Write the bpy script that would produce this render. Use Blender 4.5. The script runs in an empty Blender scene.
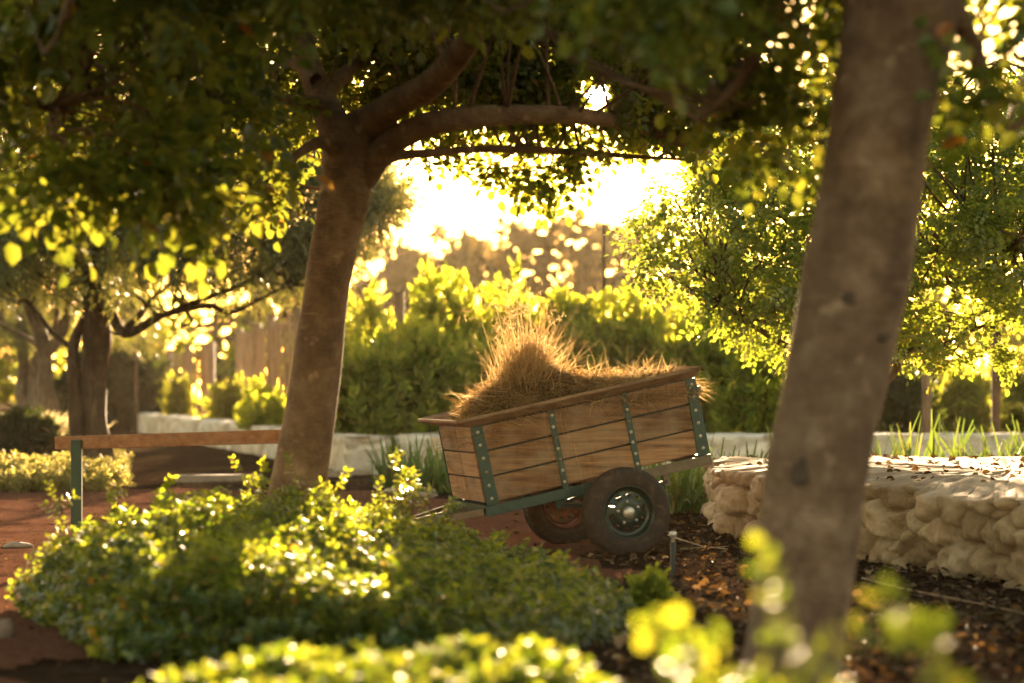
import bpy, math, random
import numpy as np
from math import sin, cos, pi, radians
rng = np.random.default_rng(7); random.seed(7)
SC = bpy.context.scene; COL = SC.collection
# ------------------------------------------------------------------ camera, sky, sun, exposure
CH = 1.17; FPX = 85/36*1024
cam = bpy.data.objects.new('camera', bpy.data.cameras.new('camera')); COL.objects.link(cam)
cam.location = (0, 0, CH); cam.rotation_euler = (pi/2, 0, 0)
cam.data.lens = 85; cam.data.sensor_width = 36; cam.data.shift_y = (386-341.5)/1024
cam.data.clip_start = .1; cam.data.clip_end = 5000
cam.data.dof.use_dof = True; cam.data.dof.focus_distance = 18.4; cam.data.dof.aperture_fstop = .085/.054
SC.camera = cam
SUN_DIR = np.array([(598-512)/FPX, 1, (386-95)/FPX]); SUN_DIR /= np.linalg.norm(SUN_DIR)
SUN_EL = math.asin(SUN_DIR[2]); SUN_AZ = math.atan2(SUN_DIR[0], SUN_DIR[1])
w = bpy.data.worlds.new("World"); SC.world = w; w.use_nodes = True
wn = w.node_tree; bg = wn.nodes['Background']
sky = wn.nodes.new('ShaderNodeTexSky'); sky.sky_type = 'NISHITA'; sky.sun_disc = False
sky.sun_elevation = SUN_EL; sky.sun_rotation = SUN_AZ; sky.air_density = 1.0; sky.dust_density = .7; sky.ozone_density = .6
tint = wn.nodes.new('ShaderNodeMix'); tint.data_type = 'RGBA'; tint.blend_type = 'MULTIPLY'; tint.inputs[0].default_value = 1
tint.inputs[7].default_value = (1.0, .785, .555, 1)          # warm white balance of the photograph
wn.links.new(sky.outputs[0], tint.inputs[6]); wn.links.new(tint.outputs[2], bg.inputs[0])
bg.inputs[1].default_value = .072
sl = bpy.data.lights.new('sun', 'SUN'); sl.energy = 5; sl.angle = radians(.55); sl.color = (1, .70, .41)
so = bpy.data.objects.new('sun_lamp', sl); COL.objects.link(so)
from mathutils import Vector, Matrix
so.rotation_euler = Vector(SUN_DIR).to_track_quat('Z', 'Y').to_euler()
SC.view_settings.view_transform = 'Standard'; SC.view_settings.look = 'None'
SC.view_settings.exposure = 3.3; SC.view_settings.gamma = 1
SC.cycles.max_bounces = 8; SC.cycles.diffuse_bounces = 4; SC.cycles.glossy_bounces = 3
SC.cycles.transmission_bounces = 6; SC.cycles.volume_bounces = 1; SC.cycles.transparent_max_bounces = 8
SC.cycles.sample_clamp_indirect = 6

def P(px, py, d):
    return np.array([(px-512)/FPX*d, d, CH+(386-py)/FPX*d])
def G(px, py, h=0.):                       # point at height h seen at a pixel
    d = (CH-h)*FPX/(py-386); return P(px, py, d)

# ------------------------------------------------------------------ materials
def newmat(name):
    m = bpy.data.materials.new(name); m.use_nodes = True
    return m, m.node_tree, m.node_tree.nodes['Principled BSDF']
def node(nt, t, ins=None, **kw):
    n = nt.nodes.new(t)
    for k, v in kw.items(): setattr(n, k, v)
    for k, v in (ins or {}).items():
        if hasattr(v, 'is_output'): nt.links.new(v, n.inputs[k])
        else: n.inputs[k].default_value = v
    return n
def ramp(nt, fac, stops):
    r = nt.nodes.new('ShaderNodeValToRGB'); e = r.color_ramp.elements
    while len(e) < len(stops): e.new(.5)
    for q, (p, c) in zip(e, stops): q.position = p; q.color = (*c, 1)
    nt.links.new(fac, r.inputs[0]); return r.outputs[0]
def mapped(nt, scale, space='Object'):
    tc = node(nt, 'ShaderNodeTexCoord'); mp = node(nt, 'ShaderNodeMapping', {0: tc.outputs[space], 3: scale}); return mp.outputs[0]
def noise(nt, vec, scale, detail=6, rough=.6):
    return node(nt, 'ShaderNodeTexNoise', {'Vector': vec, 'Scale': scale, 'Detail': detail, 'Roughness': rough}).outputs[0]
def mixc(nt, f, a, b, mode='MIX'):
    n = node(nt, 'ShaderNodeMix', data_type='RGBA', blend_type=mode)
    for k, v in ((0, f), (6, a), (7, b)):
        if hasattr(v, 'is_output'): nt.links.new(v, n.inputs[k])
        else: n.inputs[k].default_value = v if k == 0 else (*v, 1)
    return n.outputs[2]
def bump(nt, pr, h, strength, dist):
    b = node(nt, 'ShaderNodeBump', {'Height': h, 'Strength': strength, 'Distance': dist}); nt.links.new(b.outputs[0], pr.inputs['Normal'])
def leafmat(name, stops, tstops, rough=.35, spec=.5, tfac=.45):
    m, nt, pr = newmat(name)
    g = node(nt, 'ShaderNodeNewGeometry')
    c = ramp(nt, g.outputs['Random Per Island'], stops); t = ramp(nt, g.outputs['Random Per Island'], tstops)
    nt.links.new(c, pr.inputs['Base Color']); pr.inputs['Roughness'].default_value = rough
    pr.inputs['Specular IOR Level'].default_value = spec
    tr = node(nt, 'ShaderNodeBsdfTranslucent', {0: t})
    mx = node(nt, 'ShaderNodeMixShader', {0: tfac, 1: pr.outputs[0], 2: tr.outputs[0]})
    nt.links.new(mx.outputs[0], nt.nodes['Material Output'].inputs[0]); return m
def barkmat(name, c1, c2, c3, zs=.25, sc=9, bs=.6, bd=.02):
    m, nt, pr = newmat(name)
    v = mapped(nt, (1, 1, zs)); n1 = noise(nt, v, sc, 8, .65); v2 = mapped(nt, (1, 1, 1)); n2 = noise(nt, v2, 3.2, 4)
    c = ramp(nt, n1, [(.3, c1), (.52, c2), (.75, c3)])
    c = mixc(nt, ramp(nt, n2, [(.42, (0, 0, 0)), (.62, (1, 1, 1))]), c, tuple(x*.6 for x in c2))
    nt.links.new(c, pr.inputs['Base Color']); pr.inputs['Roughness'].default_value = .85
    pr.inputs['Specular IOR Level'].default_value = .2
    bump(nt, pr, n1, bs, bd); return m
def plain(name, c, rough=.6, metal=0., nz=None):
    m, nt, pr = newmat(name); pr.inputs['Roughness'].default_value = rough; pr.inputs['Metallic'].default_value = metal
    n1 = noise(nt, mapped(nt, (1, 1, 1)), nz or 14, 6, .65)
    cc = ramp(nt, n1, [(.3, tuple(x*.62 for x in c)), (.55, c), (.8, tuple(min(1, x*1.3) for x in c))])
    nt.links.new(cc, pr.inputs['Base Color']); bump(nt, pr, n1, .25, .004); return m
def smooth_bark(name, base, dark, light):
    m, nt, pr = newmat(name)
    v = mapped(nt, (1, 1, 1)); n2 = noise(nt, v, 5, 8, .7)
    vh = mapped(nt, (1, 1, 5)); n3 = noise(nt, vh, 16, 5, .6); n4 = noise(nt, vh, 6, 4, .6)
    c = ramp(nt, n2, [(.36, dark), (.5, base), (.64, light)])
    n5 = noise(nt, v, 2.1, 5, .7); c = mixc(nt, ramp(nt, n5, [(.40, (0, 0, 0)), (.62, (.6, .6, .6))]), c, dark)
    c = mixc(nt, ramp(nt, n3, [(.60, (0, 0, 0)), (.70, (.6, .6, .6))]), c, dark)
    c = mixc(nt, ramp(nt, n4, [(.62, (0, 0, 0)), (.74, (.55, .55, .55))]), c, light)
    n6 = noise(nt, v, 8, 3, .5); c = mixc(nt, ramp(nt, n6, [(.63, (0, 0, 0)), (.70, (.6, .6, .6))]), c, tuple(x*1.35 for x in light))
    nt.links.new(c, pr.inputs['Base Color']); pr.inputs['Roughness'].default_value = .75; pr.inputs['Specular IOR Level'].default_value = .25
    hh = node(nt, 'ShaderNodeMath', {0: n3, 1: n2}, operation='ADD').outputs[0]
    bump(nt, pr, hh, .8, .02); return m
def woodmat(name, c1, c2, c3, axis=0, sc=1., gray=.25):
    m, nt, pr = newmat(name)
    s = [22*sc]*3; s[axis] = 1.3*sc
    v = mapped(nt, tuple(s)); n1 = noise(nt, v, 1.6, 9, .7); v2 = mapped(nt, (1, 1, 1)); n2 = noise(nt, v2, 5, 5, .65); n3 = noise(nt, v2, 38, 3, .6)
    g = node(nt, 'ShaderNodeNewGeometry')
    c = ramp(nt, n1, [(.34, c1), (.5, c2), (.66, c3)])
    hs = node(nt, 'ShaderNodeHueSaturation', {'Color': c, 'Value': node(nt, 'ShaderNodeMapRange', {0: g.outputs['Random Per Island'], 3: .58, 4: 1.38}).outputs[0]})
    c = mixc(nt, ramp(nt, n2, [(.38, (0, 0, 0)), (.66, (gray*2.1, gray*2.1, gray*2.1))]), hs.outputs[0], (.34, .255, .17))
    c = mixc(nt, ramp(nt, n3, [(.66, (0, 0, 0)), (.74, (.55, .55, .55))]), c, tuple(x*.5 for x in c1))
    nt.links.new(c, pr.inputs['Base Color']); pr.inputs['Roughness'].default_value = .72; pr.inputs['Specular IOR Level'].default_value = .3
    bump(nt, pr, n1, 1., .008); return m

M = {}
M['carob'] = leafmat('carob_leaf', [(0, (.026, .050, .010)), (.6, (.05, .082, .015)), (.985, (.11, .125, .024)), (.995, (.22, .09, .02))],
                     [(0, (.16, .21, .015)), (.5, (.29, .31, .025)), (.985, (.42, .38, .03)), (.995, (.5, .2, .02))], .34, .5, .42)
M['carob2'] = leafmat('carob_leaf_grey', [(0, (.04, .075, .03)), (.6, (.07, .115, .04)), (1, (.10, .14, .05))],
                      [(0, (.22, .30, .02)), (.5, (.36, .42, .03)), (1, (.5, .5, .04))], .3, .55, .45)
M['hedge'] = leafmat('hedge_leaf', [(0, (.012, .038, .009)), (.6, (.024, .070, .014)), (.97, (.05, .10, .018)), (.985, (.3, .12, .02))],
                     [(0, (.24, .31, .015)), (.5, (.40, .42, .02)), (.97, (.58, .54, .03)), (.985, (.6, .35, .02))], .36, .7, .42)
M['front'] = leafmat('front_shrub_leaf', [(0, (.018, .045, .009)), (.6, (.04, .085, .014)), (1, (.07, .11, .018))], [(0, (.22, .33, .015)), (.5, (.38, .44, .02)), (1, (.56, .54, .03))], .5, .4, .5)
M['bush'] = leafmat('bush_leaf', [(0, (.045, .105, .014)), (.6, (.085, .175, .022)), (1, (.13, .22, .03))],
                    [(0, (.30, .38, .02)), (.5, (.48, .50, .03)), (1, (.66, .60, .05))], .45, .4, .58)
M['olive'] = leafmat('olive_leaf', [(0, (.06, .078, .036)), (.6, (.10, .12, .06)), (1, (.15, .165, .09))],
                     [(0, (.20, .21, .03)), (.6, (.34, .32, .05)), (1, (.5, .42, .07))], .42, .5, .27)
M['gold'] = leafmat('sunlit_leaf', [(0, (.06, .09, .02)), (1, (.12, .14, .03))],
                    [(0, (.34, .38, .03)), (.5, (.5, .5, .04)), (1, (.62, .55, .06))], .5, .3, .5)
M['far'] = leafmat('far_leaf', [(0, (.055, .05, .02)), (1, (.10, .085, .03))],
                   [(0, (.16, .11, .03)), (1, (.26, .18, .05))], .8, .0, .32)
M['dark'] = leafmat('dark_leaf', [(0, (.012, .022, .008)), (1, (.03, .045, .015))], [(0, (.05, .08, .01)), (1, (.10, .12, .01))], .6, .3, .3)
M['strap'] = leafmat('strap_leaf', [(0, (.05, .10, .035)), (.85, (.09, .15, .045)), (1, (.3, .25, .06))],
                     [(0, (.22, .34, .04)), (.85, (.34, .44, .05)), (1, (.6, .5, .08))], .45, .35, .18)
M['straw'] = leafmat('straw', [(0, (.15, .08, .03)), (.5, (.34, .22, .10)), (1, (.52, .38, .20))],
                     [(0, (.34, .19, .06)), (.5, (.52, .34, .13)), (1, (.66, .50, .24))], .6, .3, .4)
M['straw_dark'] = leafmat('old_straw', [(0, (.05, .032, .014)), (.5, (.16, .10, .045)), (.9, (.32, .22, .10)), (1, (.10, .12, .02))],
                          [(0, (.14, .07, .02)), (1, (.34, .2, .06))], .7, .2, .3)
M['plume'] = leafmat('pale_plume', [(0, (.25, .21, .12)), (1, (.45, .38, .22))], [(0, (.4, .32, .14)), (1, (.6, .5, .25))], .6, .2, .5)
M['dryleaf'] = leafmat('dry_yellow_leaf', [(0, (.10, .10, .03)), (1, (.26, .22, .08))], [(0, (.35, .32, .05)), (1, (.6, .5, .14))], .6, .2, .45)
M['litter'] = leafmat('dry_litter', [(0, (.03, .018, .010)), (.5, (.065, .040, .024)), (.8, (.13, .082, .048)), (.97, (.30, .21, .12))],
                      [(0, (.1, .05, .01)), (1, (.4, .2, .05))], .9, .0, .1)
M['bark_mid'] = smooth_bark('smooth_brown_bark', (.20, .115, .060), (.10, .055, .030), (.29, .185, .105))
M['bark_near'] = smooth_bark('smooth_grey_bark', (.17, .108, .072), (.085, .052, .034), (.25, .175, .125))
M['bark_olive'] = barkmat('rough_dark_bark', (.028, .019, .013), (.10, .066, .042), (.22, .155, .10), .22, 16, 1., .05)
M['bark_pale'] = barkmat('pale_bark', (.07, .05, .035), (.18, .13, .09), (.30, .23, .16), .3, 12, .8, .03)
M['bark_limb'] = barkmat('limb_bark', (.05, .032, .02), (.12, .078, .048), (.20, .135, .085), .5, 12, .6, .02)
M['knot'] = plain('dark_knot', (.06, .04, .028), .9, 0, 40)
M['plank'] = woodmat('weathered_plank', (.095, .043, .018), (.235, .118, .054), (.36, .205, .105), 0)
M['plank_y'] = woodmat('weathered_end_plank', (.095, .043, .018), (.235, .118, .054), (.36, .205, .105), 1)
M['rimwood'] = woodmat('rim_wood', (.10, .052, .026), (.22, .125, .065), (.36, .23, .13), 0)
M['rail'] = woodmat('rail_wood', (.22, .09, .035), (.34, .15, .06), (.45, .22, .10), 0, .7, .1)
M['trellis'] = woodmat('trellis_wood', (.15, .09, .05), (.32, .20, .115), (.44, .30, .19), 2)
M['green_metal'] = plain('dark_green_paint', (.018, .052, .042), .42, 0, 22)
M['green_post'] = plain('green_post_paint', (.012, .045, .022), .5)
M['worn_metal'] = plain('worn_frame_metal', (.14, .105, .07), .5, .3, 9)
M['rivet'] = plain('bright_rivet', (.62, .58, .50), .38, .6)
M['worn_rivet'] = plain('dull_rivet', (.30, .23, .17), .55, .5)
M['silver'] = plain('hub_silver', (.55, .52, .46), .35, .7)
M['black'] = plain('black_plastic', (.02, .02, .018), .5)
M['wheel_rim'] = plain('dark_wheel_rim', (.022, .034, .026), .35, .2, 25)
M['rust'] = plain('rusty_rim', (.10, .045, .02), .7, .1, 14)
def tyre_mat():
    m, nt, pr = newmat('dusty_tyre'); n1 = noise(nt, mapped(nt, (1, 1, 1)), 11, 8, .7)
    c = ramp(nt, n1, [(.32, (.018, .013, .010)), (.52, (.036, .023, .016)), (.70, (.10, .06, .038))])
    nt.links.new(c, pr.inputs['Base Color']); pr.inputs['Roughness'].default_value = .8; bump(nt, pr, n1, .3, .004); return m
M['tyre'] = tyre_mat()
def whitewash(name, a, b, dirt):
    m, nt, pr = newmat(name); v = mapped(nt, (1, 1, 1)); n1 = noise(nt, v, 4, 9, .72); n2 = noise(nt, v, 13, 6, .7)
    c = ramp(nt, n1, [(.36, b), (.55, a), (.8, tuple(min(.85, x*1.08) for x in a))])
    c = mixc(nt, ramp(nt, n2, [(.55, (0, 0, 0)), (.75, (.75, .75, .75))]), c, dirt)
    at = node(nt, 'ShaderNodeAttribute', attribute_name='stone_tint'); c = mixc(nt, 1., c, ramp(nt, at.outputs['Fac'], [(0, (.62, .56, .50)), (.45, (.95, .90, .84)), (.7, (1, 1, 1)), (1, (1.1, 1.02, .92))]), 'MULTIPLY')
    nt.links.new(c, pr.inputs['Base Color']); pr.inputs['Roughness'].default_value = .9; pr.inputs['Specular IOR Level'].default_value = .2
    bump(nt, pr, n2, 1., .03); return m
M['white_stone'] = whitewash('whitewashed_stone', (.80, .76, .70), (.60, .52, .44), (.42, .31, .23))
M['tan_stone'] = whitewash('limewashed_stone', (.50, .40, .29), (.36, .26, .17), (.22, .14, .085))
M['edging'] = plain('pale_edging', (.30, .22, .16), .85)
M['stonebit'] = plain('pale_stone', (.34, .26, .2), .9)
M['litter_stone'] = plain('brown_stone', (.16, .11, .08), .9)
M['twig'] = plain('pale_twig', (.30, .2, .12), .8)
def soilmat():
    m, nt, pr = newmat('mulch_soil'); v = mapped(nt, (1, 1, 1)); n1 = noise(nt, v, 9, 10, .75); n2 = noise(nt, v, .45, 5, .6)
    c = ramp(nt, n1, [(.32, (.014, .009, .006)), (.5, (.045, .028, .018)), (.68, (.095, .058, .036)), (.8, (.19, .12, .075))])
    c2 = ramp(nt, n1, [(.3, (.06, .042, .022)), (.55, (.13, .105, .045)), (.8, (.24, .19, .09))])
    c = mixc(nt, ramp(nt, n2, [(.56, (0, 0, 0)), (.66, (.7, .7, .7))]), c, c2)
    nt.links.new(c, pr.inputs['Base Color']); pr.inputs['Roughness'].default_value = 1; pr.inputs['Specular IOR Level'].default_value = .0
    bump(nt, pr, n1, 1., .05); return m
M['soil'] = soilmat()
def gravelmat():
    m, nt, pr = newmat('red_gravel'); v = mapped(nt, (1, 1, 1)); n1 = noise(nt, v, 45, 6, .8); n2 = noise(nt, v, 1.3, 5, .6)
    c = ramp(nt, n1, [(.3, (.06, .026, .015)), (.5, (.15, .070, .043)), (.72, (.26, .14, .095))])
    c = mixc(nt, ramp(nt, n2, [(.45, (0, 0, 0)), (.7, (.6, .6, .6))]), c, (.11, .045, .027))
    nt.links.new(c, pr.inputs['Base Color']); pr.inputs['Roughness'].default_value = 1; pr.inputs['Specular IOR Level'].default_value = .0
    bump(nt, pr, n1, .9, .02); return m
M['gravel'] = gravelmat()

# ------------------------------------------------------------------ mesh helpers
def tag(o, label=None, cat=None, group=None, kind=None):
    if label: o['label'] = label
    if cat: o['category'] = cat
    if group: o['group'] = group
    if kind: o['kind'] = kind
    return o
def empty(name, loc, rz=0.):
    o = bpy.data.objects.new(name, None); o.location = loc; o.rotation_euler = (0, 0, rz); COL.objects.link(o); return o
def link(name, me, mat, parent=None, origin=None):
    o = bpy.data.objects.new(name, me); COL.objects.link(o)
    if mat: me.materials.append(mat)
    if parent: o.parent = parent
    return o
def quads(name, v, f, mat, parent=None, smooth=False):
    """numpy verts (N,3) and quad faces (M,4); with a parent the verts are world coordinates and made local"""
    v = np.asarray(v, float)
    if parent is not None: v = to_local(parent, v)
    f = np.asarray(f, np.int32); me = bpy.data.meshes.new(name)
    me.vertices.add(len(v)); me.vertices.foreach_set('co', v.astype(np.float32).ravel())
    me.loops.add(f.size); me.loops.foreach_set('vertex_index', f.ravel())
    me.polygons.add(len(f)); me.polygons.foreach_set('loop_start', np.arange(0, f.size, 4, dtype=np.int32))
    if smooth: me.polygons.foreach_set('use_smooth', np.ones(len(f), bool))
    me.update(calc_edges=True); return link(name, me, mat, parent)
def to_local(parent, v):
    a = parent.rotation_euler[2]; v = v-np.array(parent.location); c, s = cos(a), sin(a)
    return np.stack([v[:, 0]*c+v[:, 1]*s, -v[:, 0]*s+v[:, 1]*c, v[:, 2]], 1)
class MB:
    def __init__(s): s.v = []; s.f = []
    def add(s, vs, fs):
        b = len(s.v); s.v += [tuple(map(float, q)) for q in vs]; s.f += [tuple(b+i for i in q) for q in fs]; return s
    def hexa(s, c):                              # eight corners: bottom ring, top ring
        return s.add(c, [(3, 2, 1, 0), (4, 5, 6, 7), (0, 1, 5, 4), (1, 2, 6, 5), (2, 3, 7, 6), (3, 0, 4, 7)])
    def box(s, x0, x1, y0, y1, z0, z1, T=None):
        c = [(x0, y0, z0), (x1, y0, z0), (x1, y1, z0), (x0, y1, z0), (x0, y0, z1), (x1, y0, z1), (x1, y1, z1), (x0, y1, z1)]
        return s.hexa([T(*q) for q in c] if T else c)
    def bar(s, a, b, w, h, up=(0, 0, 1)):
        a, b = np.array(a, float), np.array(b, float); d = (b-a)/np.linalg.norm(b-a); sd = np.cross(d, up); sd /= np.linalg.norm(sd); u = np.cross(sd, d)
        c = []
        for p in (a, b): c += [p-sd*w/2-u*h/2, p+sd*w/2-u*h/2, p+sd*w/2+u*h/2, p-sd*w/2+u*h/2]
        return s.hexa(c)
    def lathe(s, prof, n=40, axis='y', off=(0, 0, 0), closed=False):
        b = len(s.v); m = len(prof)
        for i in range(n):
            a = 2*pi*i/n
            for r, h in prof:
                p = (r*cos(a), h, r*sin(a)) if axis == 'y' else (r*cos(a), r*sin(a), h)
                s.v.append((p[0]+off[0], p[1]+off[1], p[2]+off[2]))
        for i in range(n):
            for j in range(m-1+(1 if closed else 0)):
                k = (j+1) % m; i2 = (i+1) % n
                s.f.append((b+i*m+j, b+i2*m+j, b+i2*m+k, b+i*m+k))
        return s
    def build(s, name, mat, parent=None, smooth=False, bevel=0., local=True):
        v = s.v
        if parent is not None and not local: v = [tuple(q) for q in to_local(parent, np.array(s.v))]
        me = bpy.data.meshes.new(name); me.from_pydata(v, [], s.f); me.update()
        if smooth: me.polygons.foreach_set('use_smooth', [True]*len(me.polygons))
        o = link(name, me, mat, parent)
        if bevel:
            bv = o.modifiers.new('bevel', 'BEVEL'); bv.width = bevel; bv.segments = 2; bv.limit_method = 'ANGLE'
        return o
def spline(pts, n):
    p = np.asarray(pts, float); p = np.vstack([2*p[0]-p[1], p, 2*p[-1]-p[-2]]); out = []
    for i in range(1, len(p)-2):
        for t in np.linspace(0, 1, n, endpoint=False):
            a, b, c, d = p[i-1:i+3]
            out.append(.5*((2*b)+(c-a)*t+(2*a-5*b+4*c-d)*t*t+(-a+3*b-3*c+d)*t**3))
    out.append(p[-2]); return np.array(out)
def tube(pts, radii, seg=10, n=6, wob=.06, lump=0.):
    """tapering limb: verts, quads"""
    c = spline(pts, n); r = spline(np.array(radii)[:, None]*np.ones(3), n)[:, 0]
    t = np.gradient(c, axis=0); t /= np.linalg.norm(t, axis=1)[:, None]
    u = np.cross(t[0], (0.3, 1, .2)); u /= np.linalg.norm(u); V = []
    ph = rng.uniform(0, 6.28, 6)
    for i in range(len(c)):
        u = u-t[i]*np.dot(u, t[i]); u /= np.linalg.norm(u); w_ = np.cross(t[i], u)
        a = np.arange(seg)*2*pi/seg
        rr = r[i]*(1+wob*np.sin(a*2+ph[0]+i*.25)+wob*.7*np.sin(a*3+ph[1]-i*.33)+lump*np.sin(a*5+ph[2]+i*.12)+wob*.5*np.sin(i*.7+ph[3])+lump*.7*np.sin(a*9+ph[4]+.2*i))
        V.append(c[i]+np.cos(a)[:, None]*rr[:, None]*u+np.sin(a)[:, None]*rr[:, None]*w_)
    V.append(np.repeat(c[-1][None]+t[-1]*r[-1]*.6, seg, 0)); L = len(V); V = np.vstack(V)
    i, j = np.meshgrid(np.arange(L-1), np.arange(seg), indexing='ij'); k = (j+1) % seg
    F = np.stack([i*seg+j, i*seg+k, (i+1)*seg+k, (i+1)*seg+j], -1).reshape(-1, 4)
    return V, F
class QB:                                           # collects (verts, quads)
    def __init__(s): s.V = []; s.F = []; s.n = 0
    def add(s, vf): s.V.append(vf[0]); s.F.append(np.asarray(vf[1])+s.n); s.n += len(vf[0]); return s
    def build(s, name, mat, parent=None, smooth=False): return quads(name, np.vstack(s.V), np.vstack(s.F), mat, parent, smooth)
def leaflet(L, W, fold=.18, droop=.12, o=(0, 0, 0), yaw=0., pitch=0.):
    v = np.array([[0, 0, 0], [.33*L, W*.48, fold*W], [.75*L, W*.42, fold*W-droop*L*.5], [L, 0, -droop*L], [.75*L, -W*.42, fold*W-droop*L*.5], [.33*L, -W*.48, fold*W]])
    cp, sp = cos(pitch), sin(pitch); v = v@np.array([[cp, 0, -sp], [0, 1, 0], [sp, 0, cp]]).T@np.eye(3)
    cy, sy = cos(yaw), sin(yaw); v = v@np.array([[cy, -sy, 0], [sy, cy, 0], [0, 0, 1]]).T
    return v+np.array(o), np.array([[0, 5, 4, 3], [0, 3, 2, 1]])
def joinT(parts):
    V = []; F = []; n = 0
    for v, f in parts: V.append(v); F.append(f+n); n += len(v)
    return np.vstack(V), np.vstack(F)
def T_pinnate(L=.055, W=.04, pairs=4, gap=.042, seed=0):
    r = random.Random(seed); ps = []
    for i in range(pairs):
        for s in (-1, 1):
            ps.append(leaflet(L*r.uniform(.8, 1.1), W*r.uniform(.85, 1.1), .2, r.uniform(.02, .25), (.02+i*gap, s*.004, -.02*i*i*.15), s*r.uniform(.9, 1.35), r.uniform(-.35, .25)))
    ps.append(leaflet(L, W, .2, .15, (.02+pairs*gap, 0, -.03), r.uniform(-.3, .3), -.2)); return joinT(ps)
def T_twig(L, W, n, length, seed=0, open_=1.0, droop=.15, close=.55):
    r = random.Random(seed); ps = []
    for i in range(n):
        t = i/(n-1); a = i*2.4
        v, f = leaflet(L*r.uniform(.7, 1.1), W*r.uniform(.8, 1.1), .15, droop*r.uniform(.3, 1.5))
        # leaf leans off the stem (x axis), spun round it
        el = open_*(1-close*t)*r.uniform(.75, 1.2); c, s = cos(el), sin(el)
        v = v@np.array([[c, 0, s], [0, 1, 0], [-s, 0, c]])
        ca, sa = cos(a), sin(a); v = v@np.array([[1, 0, 0], [0, ca, sa], [0, -sa, ca]])
        ps.append((v+np.array([length*t, 0, 0]), f))
    return joinT(ps)
def norm(d): return d/np.maximum(np.linalg.norm(d, axis=1), 1e-9)[:, None]
def scatter(tpls, pos, dirs, scale, seed=0):
    """instance leaf templates along directions (template x axis), roll random about it with z roughly up"""
    r = np.random.default_rng(seed); pos = np.asarray(pos); x = norm(np.asarray(dirs)); N = len(pos)
    up = np.tile([0, 0, 1.], (N, 1))+r.normal(0, .45, (N, 3)); y = norm(np.cross(up, x)); z = np.cross(x, y)
    R = np.stack([x, y, z], 2)*np.asarray(scale)[:, None, None]; q = QB(); which = r.integers(0, len(tpls), N)
    for k, (tv, tf) in enumerate(tpls):
        s = which == k; n = int(s.sum())
        if not n: continue
        v = np.einsum('nij,vj->nvi', R[s], tv)+pos[s][:, None, :]
        f = tf[None]+(np.arange(n)*len(tv))[:, None, None]
        q.add((v.reshape(-1, 3), f.reshape(-1, 4)))
    return np.vstack(q.V), np.vstack(q.F)
def strands(base, d, length, droop, width, K=4, seed=0, curl=.0, wig=.0):
    r = np.random.default_rng(seed); N = len(base); d = norm(np.asarray(d, float)); t = np.linspace(0, 1, K+1)
    sd = norm(np.cross(d, r.normal(0, 1, (N, 3)))); cv = norm(r.normal(0, 1, (N, 3)))*curl
    c = base[:, None]+d[:, None]*(length[:, None]*t)[..., None]+cv[:, None]*(length[:, None]*t**2)[..., None]
    w2 = norm(r.normal(0, 1, (N, 3)))*wig; ph = r.uniform(0, 6.28, N); fq = r.uniform(3, 9, N)
    c = c+w2[:, None]*(length[:, None]*(np.sin(ph[:, None]+fq[:, None]*t)-np.sin(ph)[:, None]))[..., None]
    c[..., 2] -= (droop*length)[:, None]*t**2
    wd = width[:, None]*np.clip(1.02-t, .08, 1)**.6
    v = np.stack([c-sd[:, None]*wd[..., None]/2, c+sd[:, None]*wd[..., None]/2], 2).reshape(N, -1, 3)
    f = np.array([[2*i, 2*i+1, 2*i+3, 2*i+2] for i in range(K)])
    return v.reshape(-1, 3), (f[None]+(np.arange(N)*2*(K+1))[:, None, None]).reshape(-1, 4)
def inball(n, seed=None, shell=.45):
    r = np.random.default_rng(seed) if seed is not None else rng
    d = norm(r.normal(0, 1, (n, 3))); return d*(r.uniform(0, 1, n)**shell)[:, None]
# lumpy value noise / cells
def hsh(ix, iy, iz, k):
    n = (ix*374761393+iy*668265263+iz*2147483647+k*974634777) & 0xffffffff
    n = ((n ^ (n >> 13))*1274126177) & 0xffffffff; return ((n ^ (n >> 16)) & 0xffffff)/0xffffff
def vnoise(p, s=1., k=0):
    p = np.asarray(p, float)*s; i = np.floor(p).astype(np.int64); f = p-i; f = f*f*(3-2*f); o = 0
    for dx in (0, 1):
        for dy in (0, 1):
            for dz in (0, 1):
                wgt = (f[..., 0] if dx else 1-f[..., 0])*(f[..., 1] if dy else 1-f[..., 1])*(f[..., 2] if dz else 1-f[..., 2])
                o = o+wgt*hsh(i[..., 0]+dx, i[..., 1]+dy, i[..., 2]+dz, k)
    return o*2-1
def worley(p, k=0):
    i = np.floor(p).astype(np.int64); f1 = np.full(p.shape[:-1], 9.); f2 = f1.copy(); tint = f1*0
    for dx in (-1, 0, 1):
        for dy in (-1, 0, 1):
            for dz in (-1, 0, 1):
                a = i+np.array([dx, dy, dz]); q = a+np.stack([hsh(a[..., 0], a[..., 1], a[..., 2], k+m) for m in (1, 2, 3)], -1)*.85
                d = np.linalg.norm(q-p, axis=-1); m = d < f1; tn = hsh(a[..., 0], a[..., 1], a[..., 2], k+9); tint = np.where(m, tn, tint)
                f2 = np.where(m, f1, np.minimum(f2, d)); f1 = np.where(m, d, f1)
    worley.tint = tint; return f1, f2
TP = [T_pinnate(seed=s) for s in range(4)]
TPS = [T_pinnate(.055, .04, 3, .04, seed=s+9) for s in range(3)]
TS = [T_twig(.038, .027, 13, .10, s, 1.5, .08, .22) for s in range(4)]
TO = [T_twig(.065, .013, 14, .22, s, .8, .1) for s in range(4)]
TB = [T_twig(.19, .085, 12, .40, s, 1.35, .3) for s in range(4)]
TL = [leaflet(1., .6, .15, .1), leaflet(1., .75, .25, .25)]

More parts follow.
